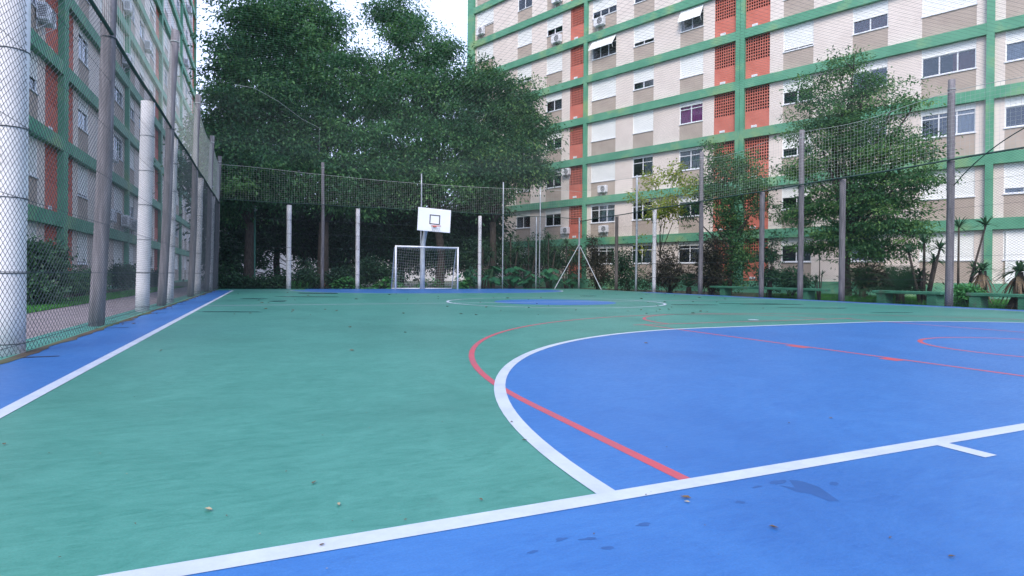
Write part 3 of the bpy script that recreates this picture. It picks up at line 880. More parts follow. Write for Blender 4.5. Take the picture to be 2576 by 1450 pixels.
_blk = [o for o in bpy.data.objects if o.name == 'apartment_block'][0]
gd = MB().box(-2.15, -.05, WALL_Y - .05, WALL_Y + .012, .56, 2.70)
for k in range(4): gd.box(-2.15 + k * .70 - .02, -2.15 + k * .70 + .02, WALL_Y + .012, WALL_Y + .03, .58, 2.68)
gd.build('metal_door', MT['shutter'], _blk)

# ------------------------------------------------------------------ air conditioners on the facades
AC_BODY = MB().bevel_box(-.40, .40, .04, .34, 0, .56, .03).mesh('casing', MT['ac'])
m = MB(); m.ring((-.10, .345, .28), .22, .012, 24, 5, 'y'); m.ring((-.10, .345, .28), .13, .008, 20, 4, 'y')
for k in range(8):
    a = k * PI / 4; m.path([(-.10, .345, .28), (-.10 + .22 * math.cos(a), .345, .28 + .22 * math.sin(a))], .005, 4)
AC_GRILLE = m.mesh('fan_grille', MT['ac'])
AC_FAN = MB().add([(-.10, .343, .28)] + [(-.10 + .21 * math.cos(a), .343, .28 + .21 * math.sin(a)) for a in np.linspace(0, 2 * PI, 24, endpoint=False)], [(0, 1 + (k + 1) % 24, 1 + k) for k in range(24)]).mesh('fan_opening', MT['ac_dark'])
m = MB()
for k in range(7): m.box(.401, .404, .08, .30, .10 + k * .055, .125 + k * .055)
AC_LOUVRE = m.mesh('side_louvre', MT['ac_dark'])
AC_BR = MB().box(-.02, .02, 0, .38, -.035, 0).box(-.02, .02, 0, .03, -.30, -.035).path([(0, .02, -.28), (0, .34, -.03)], .012, 5).mesh('bracket', MT['ac'])
def aircon(locb, rz, a, z, label, yw=WALL_Y, sc=1.0):
    c, s = math.cos(rz), math.sin(rz)
    w = (locb[0] + c * a - s * yw, locb[1] + s * a + c * yw, z)
    r = empty('air_conditioner', w, rz); tag(r, label, 'air conditioner', 'air conditioners on the facades'); r.scale = (sc, sc, sc)
    b = link('casing', AC_BODY, None, r); link('fan_opening', AC_FAN, None, b); link('fan_grille', AC_GRILLE, None, b); link('side_louvre', AC_LOUVRE, None, b)
    for x in (-.26, .26): link('bracket', AC_BR, None, r, (x, 0, 0))
    return r
for a, z, lab in ((31.75, 19.75, 'white air conditioner by the far left corner column of the right block'),
                  (23.9, 16.95, 'white air conditioner under the half-shut window left of the red screens, upper floor'),
                  (23.9, 19.75, 'topmost air conditioner left of the red screens, cut by the picture edge'),
                  (20.25, 17.05, 'air conditioner right of the single green column, highest of its column'),
                  (22.95, 7.62, 'air conditioner left of the red screen just above the tree line'),
                  (19.9, 6.15, 'small air conditioner below the closed wide shutter, second floor'),
                  (19.8, 3.55, 'small air conditioner below the grated window, first floor'),
                  (23.0, 3.6, 'air conditioner beside the lowest screen, half hidden by spiky plants')):
    aircon(LOC_R, RZ_R, a, z, lab, sc=.95 if z > 8 else .8)
LX = lambda Y: 65.75 - Y
for Y, z, lab in ((21.7, 8.75, 'big air conditioner at the top left between white pillar and red panel'),
                  (30.4, 3.05, 'left air conditioner of the low pair seen beside the leaning pole'),
                  (33.6, 3.05, 'right air conditioner of the low pair near the second white pillar'),
                  (35.9, 3.0, 'air conditioner half hidden behind the second white pillar'),
                  (33.9, 14.15, 'air conditioner at the top edge right of the leaning pole'),
                  (33.7, 11.35, 'air conditioner beside the green column above the fence rail'),
                  (39.5, 14.15, 'dark-fronted air conditioner between green columns high on the left block'),
                  (30.7, 5.9, 'air conditioner on its bracket midway up, right of the leaning pole'),
                  (50.2, 13.9, 'small far air conditioner high on the left block'),
                  (58.0, 19.4, 'small far air conditioner near the end of the left block'),
                  (60.0, 25.0, 'highest small air conditioner near the roof end of the left block')):
    aircon(LOC_L, RZ_L, LX(Y), z, lab)

# ================================================================== VEGETATION
def unit(v): return v / np.maximum(np.linalg.norm(v, axis=-1, keepdims=True), 1e-9)
def leaves(blobs, n, ll, lw, per=36, clump=.45, flat=.6, droop=.35, shell=.45, rg=None, spread=.18, bias=.45):
    """leaf quads in clumps through the volume of the blobs (x,y,z,rx,ry,rz[,weight])"""
    rg = rg or RNG
    B = np.array([list(b) + [1.0] * (7 - len(b)) for b in blobs], float)
    vol = (B[:, 3] * B[:, 4] * B[:, 5]) ** .72 * B[:, 6]
    nc = max(1, n // per)
    bi = rg.choice(len(B), nc, p=vol / vol.sum())
    d = unit(rg.normal(size=(nc, 3)))
    rad = shell + (1 - shell) * rg.random(nc) ** .8
    rad *= 1 + .16 * rg.normal(size=nc)
    cc = B[bi, :3] + d * rad[:, None] * B[bi, 3:6]
    ct = rg.normal(size=nc)
    csz = clump * rg.uniform(.6, 1.35, nc)
    k = np.repeat(np.arange(nc), per)
    N = len(k)
    off = rg.normal(size=(N, 3)) * csz[k][:, None] * .5
    off[:, 2] *= flat
    off[:, 2] -= .25 * np.linalg.norm(off[:, :2], axis=1) * droop
    P = cc[k] + off
    D = unit(unit(off) * .6 + d[k] * .35 + rg.normal(size=(N, 3)) * .55 + np.array([0, 0, -droop]))
    Nn = np.array([0, 0, .9]) + rg.normal(size=(N, 3)) * .65
    S = unit(np.cross(D, Nn))
    Ls = ll * rg.uniform(.65, 1.3, N)[:, None]; Ws = lw * rg.uniform(.7, 1.3, N)[:, None]
    V4 = np.stack([P, P + D * Ls * .45 + S * Ws * .5, P + D * Ls, P + D * Ls * .45 - S * Ws * .5], 1)
    tint = np.clip(bias + spread * ct[k] + .13 * rg.normal(size=N), 0, 1)
    return V4, tint

def limbs(base, fork, blobs, r0, rg, n_side=2):
    m = MB()
    base, fork = np.array(base, float), np.array(fork, float)
    mid = (base + fork) / 2 + np.array([rg.normal(0, .08), rg.normal(0, .08), 0])
    m.path([base + [0, 0, -.15], base + [0, 0, .05], mid, fork], [r0 * 1.35, r0 * 1.1, r0 * .92, r0 * .8], 12)
    for b in blobs:
        c = np.array(b[:3]); v = c - fork
        q1 = fork + v * .35 + np.array([rg.normal(0, .15), rg.normal(0, .15), .12 * np.linalg.norm(v)])
        q2 = fork + v * .7 + np.array([rg.normal(0, .15), rg.normal(0, .15), .10 * np.linalg.norm(v)])
        rr = r0 * .45
        m.path([fork - [0, 0, .1], q1, q2, c], [rr, rr * .7, rr * .45, rr * .2], 7)
        for _ in range(n_side):
            e = c + unit(rg.normal(size=3)) * np.array(b[3:6]) * .85
            s = q2 + (c - q2) * rg.random()
            m.path([s, (s + e) / 2 + rg.normal(0, .12, 3), e], [rr * .3, rr * .2, rr * .07], 5)
    return m

def tree(label, base, fork, blobs, r0, n, ll, lw, mat, seed, **kw):
    rg = np.random.default_rng(seed)
    root = empty('tree', tuple(base)); tag(root, label, 'tree')
    off = np.array(base, float)
    m = limbs(base, fork, blobs, r0, rg)
    m.v = [tuple(np.array(v) - off) for v in m.v]
    m.build('trunk', MT['bark'], root, smooth=True)
    V4, t = leaves(blobs, n, ll, lw, rg=rg, **kw)
    tag(link('crown', quad_mesh('crown', V4 - off, MT[mat], t), None, root), kind='stuff')
    return root

def blob_y(u, v, r, Y, sx=1.0, sz=1.0, w=1.0, dy=None):
    p = at_y(u, v, Y); k = np.linalg.norm(p - CAM) * math.cos(math.atan((u - 1288) / F_PX)) / F_PX
    return (p[0], p[1], p[2], r * k * sx, (dy or r * k * .9), r * k * sz, w)
def blob_x(u, v, r, X, sx=1.0, sz=1.0, w=1.0):
    p = at_x(u, v, X); k = np.linalg.norm(p - CAM) * math.cos(math.atan((u - 1288) / F_PX)) / F_PX
    return (p[0], p[1], p[2], r * k * sx, r * k * sx, r * k * sz, w)
GZ = GROUND_Z
def gbase(p): return np.array([p[0], p[1], GZ])

# ---- the dark trees beyond the far fence
Yt = 31.5
b1 = [blob_y(640, 70, 75, Yt), blob_y(590, 150, 62, Yt - 1), blob_y(700, 150, 90, Yt + 1), blob_y(575, 265, 65, Yt - 1), blob_y(660, 270, 100, Yt - 1.5), blob_y(600, 20, 45, Yt),
      blob_y(590, 370, 75, Yt - 2), blob_y(515, 420, 48, Yt - 1), blob_y(640, 430, 90, Yt - 2.5), blob_y(580, 500, 60, Yt - 1), blob_y(700, 370, 90, Yt), blob_y(500, 345, 36, Yt + 1), blob_y(480, 300, 18, Yt), blob_y(545, 330, 45, Yt - 1), blob_y(490, 460, 40, Yt - 2), blob_y(540, 200, 22, Yt), blob_y(545, 90, 16, Yt), blob_y(700, 30, 60, Yt + 1)]
b2 = [blob_y(790, 60, 80, Yt + 1), blob_y(820, 165, 85, Yt), blob_y(780, 240, 90, Yt - 1), blob_y(880, 260, 95, Yt), blob_y(800, 360, 95, Yt - 2), blob_y(900, 380, 90, Yt - 2), blob_y(760, 450, 75, Yt - 2.5),
      blob_y(860, 470, 80, Yt - 2.5), blob_y(960, 460, 75, Yt - 2), blob_y(950, 200, 70, Yt + 1.5), blob_y(775, 10, 45, Yt + 2)]
b3 = [blob_y(965, 30, 32, Yt + 3), blob_y(1010, 60, 60, Yt + 2), blob_y(1060, 140, 75, Yt + 1), blob_y(1000, 250, 80, Yt), blob_y(1100, 240, 80, Yt), blob_y(1125, 120, 30, Yt + 1), blob_y(1150, 210, 40, Yt), blob_y(1000, 350, 80, Yt - 1), blob_y(1120, 360, 85, Yt - 1), blob_y(1060, 440, 75, Yt - 2), blob_y(1160, 450, 70, Yt - 2)]
b4 = [blob_y(1220, 215, 62, Yt - 1), blob_y(1290, 260, 68, Yt - 1), blob_y(1220, 320, 80, Yt - 1), blob_y(1340, 330, 58, Yt - 1.5), blob_y(1300, 390, 75, Yt - 2), blob_y(1220, 430, 75, Yt - 2), blob_y(1340, 430, 45, Yt - 2, sz=.8), blob_y(1250, 490, 50, Yt - 1.5, sz=.7)]
kw = dict(per=110, clump=.85, flat=.45, droop=.55, shell=.35, spread=.24)
tree('large dark evergreen tree at the left, behind the far left corner', gbase(at_y(625, 700, 30.0)), at_y(628, 560, 30.3), b1, .24, 76000, .20, .085, 'leaf_big', 11, **kw)
tree('tall dark evergreen tree rising behind the brick planter and far fence', gbase(at_y(812, 700, 29.2)), at_y(815, 560, 29.6), b2, .30, 70000, .20, .085, 'leaf_big', 12, **kw)
tree('dark evergreen tree right behind the basketball backboard', gbase(at_y(1105, 700, 30.6)), at_y(1100, 560, 30.8), b3, .26, 62000, .20, .085, 'leaf_big', 13, **kw)
tree('lighter green tree whose crown overlaps the cream block', gbase(at_y(1235, 700, 30.2)), at_y(1240, 560, 30.2), b4, .22, 50000, .19, .08, 'leaf_mid', 14, bias=.36, **kw)
# deeper row closing the view under the crowns
bb = [blob_y(u, v, r, Y) for u, v, r, Y in ((560, 560, 70, 36), (660, 540, 80, 38), (780, 555, 80, 37), (900, 550, 85, 36), (1010, 560, 80, 35), (1110, 560, 80, 36), (1200, 560, 75, 35), (620, 470, 70, 38), (1000, 470, 80, 38))]
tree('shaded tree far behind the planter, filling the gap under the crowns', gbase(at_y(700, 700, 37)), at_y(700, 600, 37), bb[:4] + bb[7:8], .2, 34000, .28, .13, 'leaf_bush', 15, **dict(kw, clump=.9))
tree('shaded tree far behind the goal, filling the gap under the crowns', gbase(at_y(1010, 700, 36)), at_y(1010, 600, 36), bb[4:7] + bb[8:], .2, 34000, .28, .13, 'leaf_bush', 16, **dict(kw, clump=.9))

# ---- trees between right fence and block
X4 = 21.6
b = [blob_x(2110, 175, 48, X4, w=.6), blob_x(2150, 140, 30, X4, w=.5), blob_x(2180, 215, 55, X4, w=.7), blob_x(2050, 235, 55, X4, w=.7), blob_x(2120, 290, 80, X4, w=.9), blob_x(2250, 260, 50, X4, w=.5), blob_x(2310, 250, 38, X4, w=.35, sz=.6), blob_x(2030, 330, 60, X4, w=.7),
     blob_x(2220, 350, 75, X4), blob_x(2310, 380, 52, X4, sz=.8), blob_x(2100, 400, 85, X4), blob_x(2010, 430, 42, X4, sz=.7), blob_x(2200, 460, 90, X4, sz=.7), blob_x(2310, 450, 55, X4, sz=.6), blob_x(2090, 510, 85, X4, sz=.6), blob_x(2010, 540, 55, X4, sz=.7),
     blob_x(2230, 540, 90, X4, sz=.7), blob_x(2300, 590, 50, X4, sz=.7), blob_x(2120, 590, 90, X4, sz=.6), blob_x(2210, 630, 70, X4, sz=.5), blob_x(2040, 620, 45, X4, sz=.5)]
tree('tall dense tree in front of the cream block at the right', gbase(at_x(2130, 735, X4)), at_x(2135, 585, X4), b, .17, 60000, .12, .05, 'leaf_right', 21, per=60, clump=.52, flat=.26, droop=.35, shell=.25, bias=.45, spread=.24)
X5 = 20.4
b = [blob_x(1790, 365, 24, X5, w=.5), blob_x(1812, 405, 38, X5, w=.8), blob_x(1860, 425, 45, X5), blob_x(1905, 455, 40, X5), blob_x(1795, 465, 48, X5), blob_x(1850, 500, 52, X5), blob_x(1760, 500, 34, X5, w=.7), blob_x(1920, 515, 34, X5, w=.6),
     blob_x(1840, 570, 48, X5), blob_x(1860, 640, 44, X5), blob_x(1830, 695, 46, X5), blob_x(1890, 590, 30, X5, w=.6), blob_x(1720, 545, 30, X5, w=.5)]
tree('leafy slim tree in front of the red screens', gbase(at_x(1835, 735, X5)), at_x(1840, 640, X5), b, .10, 23000, .11, .055, 'leaf_mid', 22, per=40, clump=.40, flat=.5, droop=.35, shell=.3, bias=.46)
X6 = 19.3
b = [blob_x(1640, 455, 32, X6, w=.6), blob_x(1700, 440, 34, X6, w=.6), blob_x(1600, 500, 30, X6, w=.5, sz=.7), blob_x(1680, 520, 42, X6, w=.9, sz=.7), blob_x(1735, 470, 26, X6, w=.6), blob_x(1620, 620, 22, X6, w=.3), blob_x(1650, 540, 34, X6, w=.4)]
tree('thin sparse tree with yellow-green leaves by the right fence', gbase(at_x(1690, 735, X6)), at_x(1660, 640, X6), b, .045, 3200, .14, .085, 'leaf_yellow', 23, per=10, clump=.34, flat=.6, droop=.3, shell=.15)

# ---- plants with blades
def blade_set(n, length, width, droop, rg, up=.2, z=0.0, el=(0.1, 1.3)):
    """curved pointed blades from one point"""
    out = []
    for k in range(n):
        a = rg.uniform(0, 2 * PI); e = rg.uniform(*el); Lb = length * rg.uniform(.7, 1.15); w = width * rg.uniform(.8, 1.2)
        h = np.array([math.cos(a), math.sin(a), 0]); s = np.array([-math.sin(a), math.cos(a), 0])
        pts = []
        for t in (0, .35, .7, 1.0):
            hor = Lb * t * math.cos(e) ; ver = Lb * t * math.sin(e) - droop * Lb * t * t
            pts.append(h * hor + np.array([0, 0, z + ver]))
        ws = (w * .6, w, w * .7, w * .06)
        for i in range(3):
            out.append([pts[i] - s * ws[i] / 2, pts[i] + s * ws[i] / 2, pts[i + 1] + s * ws[i + 1] / 2, pts[i + 1] - s * ws[i + 1] / 2])
    return np.array(out)
def spiky(label, base, heads, n, length, width, mat, seed, droop=.35, stem_r=.035, dead=False, el=(.05, 1.35), name='spiky_plant', cat='plant'):
    """heads: list of (dx, dy, z) where a rosette sits, each on its own stem"""
    rg = np.random.default_rng(seed)
    root = empty(name, tuple(base)); tag(root, label, cat)
    for (dx, dy, z) in heads:
        if z > .15:
            MB().path([(dx * .2, dy * .2, -.05), (dx * .6, dy * .6, z * .5), (dx, dy, z)], [stem_r * 1.3, stem_r, stem_r * .8], 8).build('stem', MT['bark'], root, smooth=True)
        V4 = blade_set(n, length, width, droop, rg, el=el) + np.array([dx, dy, z])
        link('rosette', quad_mesh('rosette', V4, MT[mat], np.repeat(np.clip(rg.normal(.45, .2, n), 0, 1), 3)), None, root)
        if dead:
            V4 = blade_set(n, length * .8, width * 1.2, .9, rg, el=(-1.2, -.2)) + np.array([dx, dy, z - .05])
            V5 = blade_set(n, length * .8, width * 1.2, .7, rg, el=(-1.3, -.6)) + np.array([dx, dy, z * .6])
            V4 = np.concatenate([V4, V5]); V4[:, :, 2] = np.maximum(V4[:, :, 2], .02)
            link('dead_skirt', quad_mesh('dead_skirt', V4, MT['leaf_dead'], RNG.random(len(V4))), None, root)
    return root
def cycad(label, base, n, length, seed, mat='leaf_spike', z=.3):
    rg = np.random.default_rng(seed)
    root = empty('cycad', tuple(base)); tag(root, label, 'plant')
    MB().path([(0, 0, -.05), (0, 0, z)], [.13, .11], 10).build('stem', MT['bark'], root, smooth=True)
    for k in range(n):
        a = 2 * PI * k / n + rg.normal(0, .15); e = rg.uniform(.0, 1.35); h = np.array([math.cos(a), math.sin(a), 0]); s = np.array([-math.sin(a), math.cos(a), 0])
        q = []; R = []
        for t in np.linspace(0, 1, 15):
            R.append(h * length * t * math.cos(e) + np.array([0, 0, z + length * (t * math.sin(e) - .38 * t * t)]))
        for i in range(2, 15):
            ln = length * .20 * math.sin(PI * (i / 15) ** .7) + .03
            T = unit(R[i] - R[i - 1])
            for sg in (-1, 1):
                tip = R[i] + s * sg * ln + T * ln * .5 + np.array([0, 0, ln * .15])
                q.append([R[i] - T * .013, R[i] + T * .013, tip + T * .004, tip - T * .004])
        for i in range(14):
            q.append([R[i] - s * .008, R[i] + s * .008, R[i + 1] + s * .006, R[i + 1] - s * .006])
        link('frond', quad_mesh('frond', np.array(q), MT[mat], np.full(len(q), np.clip(rg.normal(.45, .15), 0, 1))), None, root)
    return root
def bush(label, blobs, n, ll, lw, mat, seed, name='shrub', cat='shrub', **kw):
    rg = np.random.default_rng(seed)
    B = np.array([b_[:6] for b_ in blobs]); c = B[:, :3].mean(0); base = np.array([c[0], c[1], GZ])
    root = empty(name, tuple(base)); tag(root, label, cat)
    m = MB()
    for b_ in blobs:
        for _ in range(3):
            e = np.array(b_[:3]) - base + unit(rg.normal(size=3)) * np.array(b_[3:6]) * .5
            m.path([(rg.normal(0, .06), rg.normal(0, .06), -.03), tuple(e * [.5, .5, .55]), tuple(e)], [.022, .016, .006], 5)
    m.build('stem', MT['bark'], root, smooth=True)
    V4, t = leaves(blobs, n, ll, lw, rg=rg, **kw)
    V4 = V4 - base; V4[:, :, 2] = np.maximum(V4[:, :, 2], .0)
    tag(link('foliage', quad_mesh('foliage', V4, MT[mat], t), None, root), kind='stuff')
    return root
def broad(label, base, n, size, h, seed, mat='leaf_broad', name='broadleaf_plant', rad=.35):
    """big heart-shaped leaves on arching stalks, one object per leaf"""
    rg = np.random.default_rng(seed)
    root = empty(name, tuple(base)); tag(root, label, 'plant')
    st = MB()
    for k in range(n):
        a = rg.uniform(0, 2 * PI); rr = rad * rg.uniform(.2, 1.3); z = h * rg.uniform(.35, 1.05)
        p = np.array([rr * math.cos(a), rr * math.sin(a), z])
        st.path([(0, 0, 0), tuple(p * [.35, .35, .8]), tuple(p)], [.014, .011, .007], 5)
        sz = size * rg.uniform(.7, 1.2); tl = rg.uniform(.2, .9)
        d = np.array([math.cos(a) * math.cos(tl), math.sin(a) * math.cos(tl), -math.sin(tl)]); s = np.array([-math.sin(a), math.cos(a), 0]); nn = np.cross(d, s) * -1
        prof = [(-.12, .30), (.12, .46), (.45, .40), (.75, .22), (1.0, .02)]
        q = []
        for i in range(4):
            (t0, w0), (t1, w1) = prof[i], prof[i + 1]
            for sg in (-1, 1):
                c0, c1 = p + d * sz * t0, p + d * sz * t1
                e0, e1 = c0 + sg * s * w0 * sz + nn * .10 * sz, c1 + sg * s * w1 * sz + nn * .08 * sz
                q.append([c0, e0, e1, c1] if sg > 0 else [c0, c1, e1, e0])
        link('leaf', quad_mesh('leaf', np.array(q), MT[mat], np.full(8, np.clip(rg.normal(.45, .22), 0, 1))), None, root)
    st.build('stalks', MT['leaf_stalk'], root, smooth=True)
    return root
MT['leaf_stalk'] = noisy('leaf_stalk', (.03, .10, .04), (.06, .15, .06), 6, .6)

# far side: broad-leaved plants right of the goal
for i, (u, Y, n, s, h, lab) in enumerate(((1175, 27.3, 14, .40, 1.0, 'broad-leaved plant just right of the goal'), (1235, 27.2, 16, .46, 1.25, 'broad-leaved plant left of the thin metal fence pole, behind the far fence'), (1290, 27.6, 16, .48, 1.3, 'broad-leaved plant right of the thin metal fence pole, behind the far fence'),
                                           (1335, 27.2, 12, .40, 1.0, 'broad-leaved plant at the foot of the doubled metal poles'), (1385, 27.9, 14, .42, 1.2, 'broad-leaved plant left of the corner brace'), (1440, 28.2, 12, .40, 1.0, 'broad-leaved plant in the far right corner'))):
    broad(lab, gbase(at_y(u, 715, Y)), n + 8, s, h, 60 + i, rad=.55)
for i, (u, v, Y, n, lab) in enumerate(((1215, 610, 29.0, 46, 'tall dracaena with drooping blades, leftmost behind the broad-leaved plants'), (1285, 590, 29.2, 46, 'tall dracaena with drooping blades behind the thin metal fence pole'), (1330, 600, 29.4, 46, 'tall dracaena directly left of the doubled metal poles'),
                                       (1380, 590, 29.4, 50, 'tall dracaena directly right of the doubled metal poles'), (1425, 605, 29.6, 50, 'tall dracaena with drooping blades nearest the far right corner'))):
    p = at_y(u, v, Y)
    spiky(lab, gbase(p), [(0, 0, p[2] + .1 - .2), (.35, -.2, p[2] * .72), (-.3, .1, p[2] * .55)], n, .95, .05, 'leaf_spike' if i % 2 else 'leaf_bush', 70 + i, droop=.75, stem_r=.04, name='dracaena')
bush('dark mixed shrubbery filling the corner behind the far fence', [blob_y(1200, 640, 50, 30.5), blob_y(1280, 650, 50, 31), blob_y(1360, 650, 55, 31), blob_y(1430, 650, 45, 31), blob_y(1130, 640, 50, 31)], 16000, .16, .07, 'leaf_bush', 80, clump=.5, shell=.2)
bush('dark shrub with pale flower heads left of the goal', [blob_y(935, 680, 32, 28.2), blob_y(975, 690, 26, 28)], 5200, .13, .06, 'leaf_bush', 81, clump=.35, shell=.2)
V4, t = leaves([blob_y(938, 655, 26, 28.0, sz=.35)], 150, .10, .07, per=10, clump=.12, rg=np.random.default_rng(5))
bush('low dark shrub between the two white pillars behind the far fence', [blob_y(770, 700, 26, 27.6), blob_y(850, 700, 26, 27.6)], 5000, .14, .06, 'leaf_bush', 82, clump=.35, shell=.2)
for i, (u, Y, nn, ln, lab) in enumerate(((560, 27.2, 26, .75, 'grassy spiky clump nearest the far left corner'), (600, 27.5, 30, .85, 'grassy spiky clump left of the lamp post'), (655, 27.3, 30, .8, 'grassy spiky clump right of the lamp post'), (695, 27.6, 26, .8, 'grassy spiky clump left of the first white pillar'),
                                     (755, 27.2, 30, .8, 'bright grassy clump right of the first white pillar'), (870, 27.8, 46, .95, 'upright yucca just left of the second white pillar'), (785, 27.9, 30, .8, 'grassy clump beside the brick planter'))):
    spiky(lab, gbase(at_y(u, 715, Y)), [(0, 0, .02 if i != 5 else .35), (.3, .1, .02), (-.3, -.05, .02)], nn, ln, .045, 'leaf_spike' if i != 4 else 'leaf_bright', 90 + i, droop=.45, el=(.5, 1.5), name='grassy_plant')
bush('low dark hedge along the foot of the far fence at the left', [blob_y(u, 712, 17, 27.0) for u in (555, 590, 625, 660, 700)], 8000, .12, .06, 'leaf_bush', 83, clump=.25, shell=.1)
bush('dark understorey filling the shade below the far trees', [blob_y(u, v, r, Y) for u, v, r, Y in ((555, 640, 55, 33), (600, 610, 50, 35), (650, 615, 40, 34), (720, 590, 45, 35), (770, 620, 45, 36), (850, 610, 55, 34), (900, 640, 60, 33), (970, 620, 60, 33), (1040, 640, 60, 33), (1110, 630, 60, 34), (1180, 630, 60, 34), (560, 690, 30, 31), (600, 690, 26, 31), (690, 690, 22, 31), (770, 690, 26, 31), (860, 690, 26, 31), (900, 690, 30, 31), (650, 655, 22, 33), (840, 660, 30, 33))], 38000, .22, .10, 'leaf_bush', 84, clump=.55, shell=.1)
# bright ground cover at the far fence foot
rg = np.random.default_rng(31)
gx = np.concatenate([rg.uniform(at_y(835, 715, 26.8)[0], at_y(990, 715, 26.8)[0], 900), rg.uniform(at_y(1000, 715, 26.8)[0], at_y(1185, 715, 26.8)[0], 900)])
N = len(gx); P = np.stack([gx, rg.uniform(26.45, 27.3, N), GZ + rg.uniform(.08, .72, N) * (.6 + .4 * np.sin(gx * 3))], 1)
a = rg.uniform(0, 2 * PI, N); tl = rg.uniform(-.2, .7, N)
D = np.stack([np.cos(a) * np.cos(tl), np.sin(a) * np.cos(tl), -np.sin(tl)], 1); S = np.stack([-np.sin(a), np.cos(a), 0 * a], 1)
ls = rg.uniform(.14, .26, N)[:, None]
V4 = np.stack([P, P + D * ls * .5 + S * ls * .35, P + D * ls, P + D * ls * .5 - S * ls * .35], 1)
tag(link('ground_cover', quad_mesh('ground_cover', V4, MT['leaf_bright'], np.clip(rg.normal(.5, .22, N), 0, 1))), 'bright green ground cover along the foot of the far fence', 'ground cover', kind='stuff')

# right side plants
bush('dark bush right of the corner brace', [blob_x(1500, 655, 36, 18.6), blob_x(1495, 610, 22, 18.6, w=.6), blob_x(1510, 700, 30, 18.6)], 4200, .16, .045, 'leaf_brown', 101, clump=.35, shell=.15)
bush('dark bush behind the dark fence post', [blob_x(1575, 650, 34, 19.0), blob_x(1565, 690, 36, 19.0), blob_x(1600, 700, 30, 18.8)], 4600, .14, .05, 'leaf_bush', 102, clump=.35, shell=.15)
bush('brownish bush right of the white pillar on the right fence', [blob_x(1675, 660, 32, 18.7), blob_x(1700, 690, 32, 18.7), blob_x(1660, 700, 28, 18.7), blob_x(1710, 630, 22, 18.8, w=.5)], 4600, .15, .045, 'leaf_brown', 103, clump=.35, shell=.15)
bush('tall dark bush left of the red wall panel', [blob_x(1790, 640, 32, 18.9), blob_x(1785, 690, 36, 18.9), blob_x(1800, 600, 20, 18.9, w=.5)], 4800, .15, .05, 'leaf_brown', 104, clump=.38, shell=.15)
bush('climbing dark shrub right of the slim tree', [blob_x(1935, 640, 24, 18.8, w=.7), blob_x(1930, 690, 28, 18.8), blob_x(1950, 600, 16, 18.8, w=.4)], 2600, .13, .05, 'leaf_bush', 105, clump=.3, shell=.15)
p = at_x(1733, 700, 18.5); cycad('round cycad with stiff fronds left of a weathered pole', gbase(p), 40, 1.0, 106, z=.35)
p = at_x(2265, 690, 19.6); cycad('cycad with arching fronds right of the tree trunk', gbase(p), 40, 1.35, 107, z=.4)
p = at_x(2170, 690, 20.6); cycad('dark cycad beside the trunk of the dense tree', gbase(p), 40, 1.3, 108, 'leaf_spike', z=.4)
p = at_x(2062, 655, 19.2); spiky('slender plant with small rosettes behind the long bench', gbase(p), [(0, 0, p[2] + .1), (.18, .05, .9), (-.2, -.05, .75), (.05, .2, .6)], 22, .38, .03, 'leaf_bush', 109, droop=.4, stem_r=.018, name='dracaena')
p = at_x(2325, 640, 19.8); spiky('yucca with several bare stems left of the nearest right-hand pole', gbase(p), [(0, 0, 1.9), (.15, -.2, 1.35), (-.25, .3, 1.6), (.3, .3, .9), (-.1, -.5, 1.7)], 40, .62, .045, 'leaf_spike', 110, droop=.5, stem_r=.04, name='yucca')
p = at_x(2412, 580, 20.2); spiky('tall thin yucca behind the nearest right-hand pole', gbase(p), [(0, 0, 2.35), (.2, -.35, 1.05), (-.1, -.75, 2.35)], 34, .55, .045, 'leaf_spike', 111, droop=.3, stem_r=.03, name='yucca')
p = at_x(2472, 650, 20.0); spiky('yucca with a shaggy skirt of dead leaves by the green column', gbase(p), [(0, 0, 1.05)], 46, .55, .05, 'leaf_spike', 112, droop=.5, stem_r=.12, dead=True, name='yucca')
p = at_x(2565, 660, 19.2); spiky('yucca with drooping leaves at the right picture edge', gbase(p), [(0, 0, 1.0)], 70, .7, .05, 'leaf_spike', 113, droop=.55, stem_r=.11, dead=True, name='yucca')
p = at_x(1560, 600, 19.4)
grass_patch('bank_grass', 19.4, 23.5, 4.5, 16, 30000, .16, GZ, 'rough grass between benches and the cream block')
bush('low bright shrub under the nearest right-hand pole', [blob_x(2425, 735, 16, 19.6), blob_x(2450, 738, 14, 19.6)], 1600, .10, .05, 'leaf_bright', 115, clump=.2, shell=.1)

bush('dark low shrub behind the short bench', [blob_x(2180, 700, 34, 20.9), blob_x(2235, 705, 28, 20.9), blob_x(2290, 705, 24, 20.6)], 5200, .13, .045, 'leaf_brown', 131, clump=.32, shell=.15)
bush('dark low shrub behind the long bench', [blob_x(1975, 700, 26, 19.6), blob_x(2010, 708, 20, 19.6)], 2600, .13, .045, 'leaf_bush', 132, clump=.3, shell=.15)
# left side plants
bush('large dark bush between the nearest white pillar and the leaning pole', [blob_x(95, 690, 52, -3.55), blob_x(60, 650, 48, -3.6), blob_x(110, 650, 40, -3.7), blob_x(75, 730, 44, -3.3)], 14000, .10, .05, 'leaf_bush', 121, clump=.3, shell=.2)
bush('low green hedge in front of the green column', [blob_x(u, 708, 22, -3.9) for u in (150, 175, 200, 222)] + [blob_x(238, 700, 20, -3.9)], 12000, .09, .045, 'leaf_mid', 122, clump=.25, shell=.1)
bush('round dark bush right of the leaning pole', [blob_x(300, 695, 26, -4.2), blob_x(325, 692, 24, -4.2)], 6500, .10, .05, 'leaf_bush', 123, clump=.28, shell=.15)
bush('dark bush seen between second and third white pillars', [blob_x(390, 700, 20, -4.2), blob_x(410, 705, 16, -4.2)], 4500, .10, .05, 'leaf_bush', 124, clump=.28, shell=.15)

